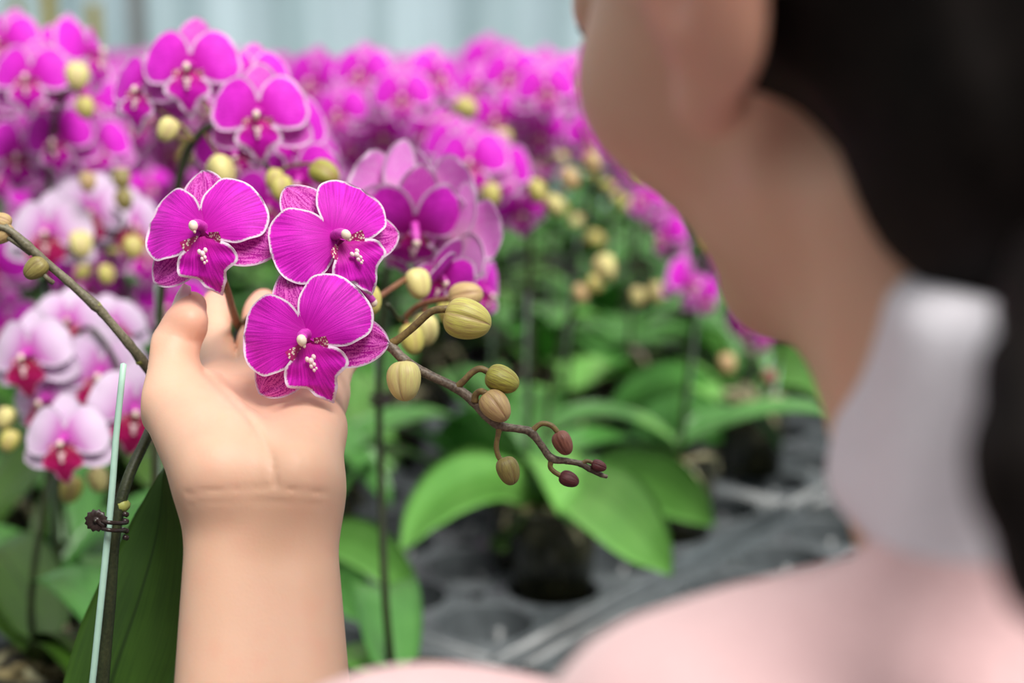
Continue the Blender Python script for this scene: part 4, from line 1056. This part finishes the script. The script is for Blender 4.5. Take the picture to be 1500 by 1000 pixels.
# D: flowers seen from the side and behind, right of the hand
rd = root_of(572, .86); D_ = near_orchid('orchid with pale-backed flowers turned sideways, right of the held flowers', rd, None, 3, 1.9, None, .8)
k = world2cam(rd + (0, 0, .034)); add_spike(D_, [(750 + k[0] / k[2] * FPX, 500 - k[1] / k[2] * FPX, k[2], 2.6), (566, 900, .87, 2.5), (558, 700, .88, 2.4), (556, 540, .88, 2.2), (570, 380, .86, 2.0), (606, 270, .82, 1.8), (660, 300, .78, 1.5), (640, 420, .72, 1.4), (592, 466, .66, 1.4), (568, 446, .64, 1.2)], 'stem_dark')
stake_on(D_, rd + (-.006, .004, .034), P(550, 500, .89)); clip_on(D_, P(557, 590, .88), 1.3)
random.seed(9)
for (px, py, d, fx, fy, fz, roll, s) in ((574, 296, .74, -.62, .10, -.55, -14, 1.10), (634, 300, .76, .60, .20, -.55, 16, 1.10), (606, 330, .73, .15, -.55, .55, 0, 1.05), (676, 356, .74, .62, -.05, -.50, -6, 1.05), (640, 352, .76, -.6, .1, .45, 10, 1.0), (676, 398, .78, .5, -.3, .4, 8, .85), (706, 425, .80, .6, -.2, .5, 10, .75), (578, 345, .80, -.5, -.3, .4, 10, .95)):
    flower('magenta', D_, P(px, py, d), camdir(fx, fy, fz), upcam(r_(roll)), s, .30 if fz < 0 else -.2, .08)
# half open flower and buds hanging low
flower('magenta', D_, P(640, 402, .69), camdir(.55, -.35, .5), upcam(r_(-20)), .70, .75, .05)
for (px, py, d, L, kind, dr) in ((603, 496, .66, 14, 'yellow', (.2, -1)), (622, 482, .68, 15, 'cream', (.2, -1)), (682, 434, .64, 15, 'tan', (.9, .2)), (612, 415, .66, 14, 'cream', (.25, -1)), (540, 438, .62, 13, 'yellow', (.3, -1)), (660, 455, .66, 14, 'yellow', (.2, -1))):
    bud_at(D_, P(px, py, d), camdir(dr[0], dr[1], .2), L * mm, kind, True)
mb = MB()
for pts in ([(548, 440, .635), (580, 418, .65), (612, 397, .67)], [(592, 466, .66), (612, 448, .655), (640, 440, .65), (664, 438, .645)], [(592, 466, .66), (598, 478, .66), (602, 486, .66)], [(640, 420, .72), (625, 440, .70), (622, 468, .68)]):
    mb.add(*tube(spline(W(pts), 5) - rd, .0014, 7))
obj('pedicels', mb.build('flower_stalks', M['pedicel_red']), D_)['kind'] = 'stuff'

def cluster(label, px0, d0, flowers, buds, arch, leaves=4, az=1.0, kind='magenta', stem='stem_dark'):
    rt = root_of(px0, d0); o = near_orchid(label, rt, None, leaves, az); kk = world2cam(rt + (0, 0, .034))
    path = [(750 + kk[0] / kk[2] * FPX, 500 - kk[1] / kk[2] * FPX, kk[2], 2.5)] + arch
    add_spike(o, path, stem); stake_on(o, rt + (-.005, .005, .034), P(arch[0][0] - 5, arch[0][1], arch[0][2] + .012)); taken.append(rt)
    ax_ = spline(np.array([W([q])[0] for q in arch]), 8); mb = MB()
    for (px, py, d, fx, fy, fz, roll, s) in flowers:
        c = P(px, py, d); fc = camdir(fx, fy, fz); flower(kind, o, c, fc, upcam(r_(roll)), s, -.1, .08)
        q = ax_[np.argmin(((ax_ - c) ** 2).sum(1))]; mb.add(*tube(spline(np.array([q, (q + c) / 2 + (0, 0, .006), c - fc * .003]), 3) - rt, .0012, 5))
    for (px, py, d, L, kd, dx, dy) in buds:
        c = P(px, py, d); bud_at(o, c, camdir(dx, dy, .3), L * mm, kd, False); q = ax_[np.argmin(((ax_ - c) ** 2).sum(1))]; mb.add(*tube(spline(np.array([q, (q + c) / 2 + (0, 0, .004), c]), 3) - rt, .0011, 5))
    obj('pedicels', mb.build('flower_stalks', M['pedicel']), o)['kind'] = 'stuff'
taken = [hb, ra, rb, rc, rd]
random.seed(31)
cluster('magenta orchid at the top left corner with a round cream bud beside its big flower', 62, 1.02,
        [(45, 114, .97, .0, .05, .95, 0, 1.05), (6, 62, 1.02, -.2, .1, .9, 0, 1.0), (128, 78, 1.0, .85, .2, .3, -12, 1.15), (86, 205, 1.0, -.1, -.1, .9, 5, 1.0), (30, 225, 1.02, .1, -.1, .9, -6, 1.05), (140, 215, 1.05, .2, 0, .9, 8, 1.0), (92, 68, 1.08, .1, .3, .8, 0, .95)],
        [(113, 112, .94, 19, 'cream', .1, -1), (125, 158, .94, 15, 'yellow', .3, -1)], [(72, 420, 1.02, 2.3), (73, 250, 1.0, 2.2), (85, 160, .98, 2.0), (108, 130, .96, 1.5), (122, 150, .945, 1.0)], 4, .6)
cluster('magenta orchid above the second held flower, its darkest bloom facing the camera', 575, 1.66,
        [(590, 142, 1.20, .0, .05, .95, 0, 1.05), (530, 108, 1.24, -.15, .1, .95, -4, 1.05), (498, 165, 1.22, -.2, 0, .95, 5, 1.0), (640, 112, 1.26, .5, .1, .8, -6, 1.05), (560, 195, 1.24, .1, -.2, .9, 5, 1.0), (628, 192, 1.25, .2, -.15, .9, -8, 1.05), (520, 212, 1.27, -.1, -.1, .95, 0, 1.0)],
        [(683, 158, 1.2, 20, 'yellow', .8, -.5), (652, 190, 1.2, 19, 'yellow', .2, -1), (672, 198, 1.2, 18, 'yellow', .4, -1)], [(568, 430, 1.46, 2.3), (560, 290, 1.30, 2.2), (565, 170, 1.24, 2.0), (610, 125, 1.23, 1.6), (665, 160, 1.21, 1.0)], 5, 1.4)
cluster('magenta orchid in the blurred rows whose upper blooms stand nearest the cheek', 775, 1.32,
        [(748, 112, 1.28, -.1, .1, .95, 0, 1.1), (800, 132, 1.24, .05, .05, .95, 3, 1.05), (728, 172, 1.27, -.2, 0, .95, 4, 1.05), (845, 118, 1.3, .3, .1, .9, -5, 1.1), (790, 195, 1.28, .1, -.2, .95, 0, 1.0), (862, 205, 1.26, .5, -.3, .7, -8, 1.0), (700, 128, 1.34, -.2, .2, .9, 0, 1.0)],
        [(735, 205, 1.24, 20, 'yellow', -.5, -1), (868, 238, 1.22, 19, 'tan', .2, -1)], [(778, 430, 1.32, 2.3), (775, 290, 1.31, 2.2), (770, 180, 1.29, 2.0), (800, 140, 1.27, 1.6), (850, 180, 1.25, 1.0)], 5, 2.0)
cluster('magenta orchid just right of the sideways flowers, with a low bloom on the green', 722, 1.52,
        [(690, 238, 1.05, -.1, .05, .95, 5, 1.1), (735, 250, 1.08, .3, -.05, .9, -4, 1.0), (662, 215, 1.10, -.3, .1, .9, 0, 1.0), (762, 308, 1.12, .2, -.3, .9, 8, .85)],
        [(720, 285, 1.04, 17, 'yellow', .1, -1), (786, 280, 1.1, 19, 'yellow', .4, -1), (812, 300, 1.12, 17, 'cream', .4, -1), (835, 262, 1.14, 18, 'tan', .4, -1)], [(726, 480, 1.36, 2.2), (724, 340, 1.18, 2.1), (722, 255, 1.09, 1.8), (770, 250, 1.10, 1.4), (825, 285, 1.12, .9)], 3, 1.7)
# F: the plants just ahead on the trays: big leaves, the smoky pot and the pot with two stakes
def leafy(root, rows_list):
    for rows, side, wd, fold, mt in rows_list: pixel_leaf('leaf', rows, side, wd, fold, M[mt], root, np.array(root.location), 6, 8)
WL = [.010, .020, .028, .031, .028, .019, .0008]
rf = cell_pos(1, 0) + (0, 0, .040)
F_ = thing('potted_orchid', 'orchid of broad arching leaves in the smoky pot beside the empty tray holes', 'orchid', rf); pot_base(F_)
leafy(F_, [([(800, 735, 1.28), (845, 715, 1.23), (895, 735, 1.16), (945, 785, 1.10), (984, 842, 1.08)], camdir(.75, .65, .35), WL, .16, 'leaf_light'),
           ([(800, 735, 1.28), (740, 700, 1.25), (680, 705, 1.20), (625, 745, 1.15), (585, 810, 1.12)], camdir(-.35, .9, .3), [.010, .017, .022, .025, .023, .016, .0008], .16, 'leaf_light'),
           ([(810, 730, 1.30), (890, 690, 1.32), (960, 700, 1.32), (1010, 730, 1.30), (1046, 770, 1.28)], camdir(.35, .85, .4), WL, .14, 'leaf_light'),
           ([(790, 730, 1.30), (740, 660, 1.34), (690, 640, 1.40), (630, 650, 1.44)], camdir(-.2, .9, .4), WL, .2, 'leaf_mid'),
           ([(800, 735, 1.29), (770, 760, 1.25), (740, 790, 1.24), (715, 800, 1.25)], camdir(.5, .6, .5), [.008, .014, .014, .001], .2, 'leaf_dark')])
k = world2cam(rf + (0, 0, .034)); fb = (750 + k[0] / k[2] * FPX, 500 - k[1] / k[2] * FPX, k[2])
add_spike(F_, [(*fb, 2.4), (800, 640, 1.30, 2.2), (815, 520, 1.30, 1.9), (850, 430, 1.28, 1.6), (890, 400, 1.22, 1.2)], 'stem_dark')
for (px, py, L, kind) in ((887, 392, 24, 'cream'), (872, 415, 16, 'yellow'), (850, 430, 17, 'tan')): bud_at(F_, P(px, py, 1.24), camdir(.2, -.9, .3), L * mm, kind, False)
rg = cell_pos(4, -2); rg = np.array([P(1098, 680, 1.62)[0], P(1098, 680, 1.62)[1], TRAY_Z + .040])
G_ = thing('potted_orchid', 'orchid in the moss-topped pot with two pale stakes, right beneath the chin', 'orchid', rg); pot_base(G_, .012)
leafy(G_, [([(1085, 640, 1.62), (1020, 610, 1.56), (960, 620, 1.48), (905, 660, 1.42)], camdir(-.15, .9, .35), WL, .14, 'leaf_mid'),
           ([(1080, 635, 1.63), (1010, 570, 1.60), (940, 575, 1.52), (882, 610, 1.46)], camdir(-.1, .9, .4), WL, .14, 'leaf_mid'),
           ([(1095, 640, 1.63), (1120, 560, 1.64), (1170, 530, 1.60), (1230, 560, 1.52), (1260, 640, 1.46)], camdir(.5, .8, .3), WL, .15, 'leaf_light'),
           ([(1095, 640, 1.63), (1060, 560, 1.68), (1040, 510, 1.72), (990, 500, 1.76)], camdir(.2, .7, .5), WL, .15, 'leaf_light')])
stake_on(G_, P(1112, 660, 1.62), P(1128, 520, 1.60), M['stake'], .0018); stake_on(G_, P(1124, 660, 1.62), P(1142, 520, 1.60), M['stake'], .0018)
k = world2cam(rg + (0, 0, .046)); add_spike(G_, [(750 + k[0] / k[2] * FPX, 500 - k[1] / k[2] * FPX, k[2], 2.4), (1132, 560, 1.60, 2.2), (1150, 450, 1.55, 2.0), (1120, 420, 1.45, 1.6), (1060, 400, 1.38, 1.4), (1000, 370, 1.32, 1.2)], 'stem_dark')
for (px, py, d, fx, fy, fz, roll, s) in ((1006, 412, 1.30, .8, -.2, .45, 0, 1.05), (1030, 435, 1.34, .3, -.3, .8, 20, .8), (975, 345, 1.32, -.7, 0, .5, 10, .9), (1092, 478, 1.40, -.3, -.5, .7, 15, .8), (1120, 495, 1.42, .5, -.3, .6, -10, .7), (945, 290, 1.34, -.5, .2, .6, 0, .9), (1075, 400, 1.42, 0, 0, 1, 0, .95)):
    flower('magenta', G_, P(px, py, d), camdir(fx, fy, fz), upcam(r_(roll)), s, -.2, .08)
for (px, py, L, kind) in ((934, 434, 18, 'cream'), (962, 428, 20, 'cream'), (1065, 532, 20, 'tan'), (1127, 553, 17, 'pink')): bud_at(G_, P(px, py, 1.36), camdir(.1, -.9, .3), L * mm, kind, False)
# leaves of the plant by the wrist
rh = cell_pos(-1, 2) + (0, 0, .040)
H_ = thing('potted_orchid', 'leafy orchid whose leaves droop just right of the wrist', 'orchid', rh); pot_base(H_)
leafy(H_, [([(440, 830, 1.18), (490, 790, 1.14), (540, 800, 1.10), (585, 840, 1.07), (610, 884, 1.06)], camdir(.55, .75, .3), [w_ * .62 for w_ in WL], .15, 'leaf_light'),
           ([(440, 840, 1.18), (490, 850, 1.12), (530, 880, 1.09), (555, 925, 1.08)], camdir(.7, .6, .4), [w_ * .62 for w_ in WL], .15, 'leaf_mid'),
           ([(440, 830, 1.18), (400, 760, 1.2), (340, 740, 1.2), (290, 770, 1.18)], camdir(-.2, .9, .3), [w_ * .62 for w_ in WL], .15, 'leaf_mid'),
           ([(440, 830, 1.2), (480, 740, 1.25), (520, 690, 1.28), (548, 690, 1.3)], camdir(.6, .6, .4), [w_ * .62 for w_ in WL], .15, 'leaf_mid')])
k = world2cam(rh + (0, 0, .034)); add_spike(H_, [(750 + k[0] / k[2] * FPX, 500 - k[1] / k[2] * FPX, k[2], 2.4), (430, 700, 1.2, 2.2), (425, 500, 1.2, 2.0), (420, 300, 1.18, 1.6)], 'stem_dark')
for px in (395, 430): bud_at(H_, P(px, 300, 1.18), camdir(.1, -.9, .3), 15 * mm, 'yellow', False)

# ------------------------------------------------------------------ the rows behind
taken += [rf, rg, rh]
random.seed(21); cnt = 0
cells = [(i, j, cell_pos(i, j)) for i in range(-12, 40) for j in range(-22, 40)]
cells.sort(key=lambda c: c[2][1])
ORD = ['leftmost', 'second from the left', 'third from the left', 'fourth from the left', 'fifth from the left', 'sixth from the left', 'seventh from the left', 'eighth from the left', 'ninth from the left', 'tenth from the left'] + ['%dth from the left' % n for n in range(11, 60)]
BANDS = [(1.25, 'nearest'), (1.5, 'second'), (1.8, 'third'), (2.15, 'fourth'), (2.6, 'fifth'), (3.2, 'sixth'), (9, 'rearmost')]
made = []
for (i, j, c) in cells:
    if c[1] < .93 or c[1] > 4.4 or not in_view(c, .02) or (i, j) in EMPTY: continue
    if any(np.linalg.norm(c[:2] - t[:2]) < .105 for t in taken): continue
    y = c[1]; k = world2cam(c + (0, 0, .45)); px = 750 + k[0] / k[2] * FPX
    if px > 1300 and y > 1.2: continue
    if px > 1120 and (y > 2.6 or y < 1.35 or (i + j) % 2): continue
    if y < 1.22 and px > 420: continue
    if y > 2.3 and random.random() < .50 + .12 * (y - 2.3): continue
    if y < 2.3 and (i * 7 + j * 3) % 6 == 1: continue
    if y < 1.62 and 470 < px < 960 and (i + j) % 2: continue
    R = random.uniform
    loc = c + (R(-.01, .01), R(-.01, .01), .040)
    right = px > 640 + 60 * (y - 1.3)
    if y < 1.25: nf, nb, h = (random.choice((4, 5)), 3, R(.30, .34)) if px > 260 else (3, 5, R(.22, .26))
    elif right and y < 1.75: nf, nb, h = random.choice((0, 1, 1)), 6, R(.25, .32)
    elif y < 1.9: nf, nb, h = random.choice((6, 7, 8)), 3, R(.325, .36)
    else: nf, nb, h = random.choice((5, 6, 7)), random.choice((2, 4)), R(.318, .35)
    kind = 'pale' if px < 200 and y < 1.2 else 'magenta'
    o = orchid(loc, '', 'orchids in the blurred rows', kind, nf, nb, h,
               (R(-.10, .10), R(-.12, -.05)), leaves=random.choice((5, 6, 6)), spread=R(.030, .046), arch=R(.02, .06), fscale=R(1.15, 1.4) if nf > 1 else 1.0, facej=.25, face0=(R(-.2, .2), -1, R(-.02, .12)), leafscale=R(1.0, 1.2), leafset=LEAVES_SHADED if px < 330 and y < 1.25 else None)
    taken.append(c); made.append((next(n for n, bnd in enumerate(BANDS) if y < bnd[0]), px, nf, kind, o))
for bi in range(len(BANDS)):
    row = sorted([m_ for m_ in made if m_[0] == bi], key=lambda m_: m_[1])
    for n, (b2, px, nf, kind, o) in enumerate(row):
        look = 'budding orchid' if nf < 2 else ('pale pink orchid' if kind == 'pale' else 'magenta orchid with %s blooms' % {3: 'three', 4: 'four', 5: 'five', 6: 'six', 7: 'seven', 8: 'eight'}[nf])
        o['label'] = '%s, %s in the %s blurred row behind' % (look, ORD[n], BANDS[bi][1])
print('background orchids', len(made), 'objects', len(bpy.data.objects))
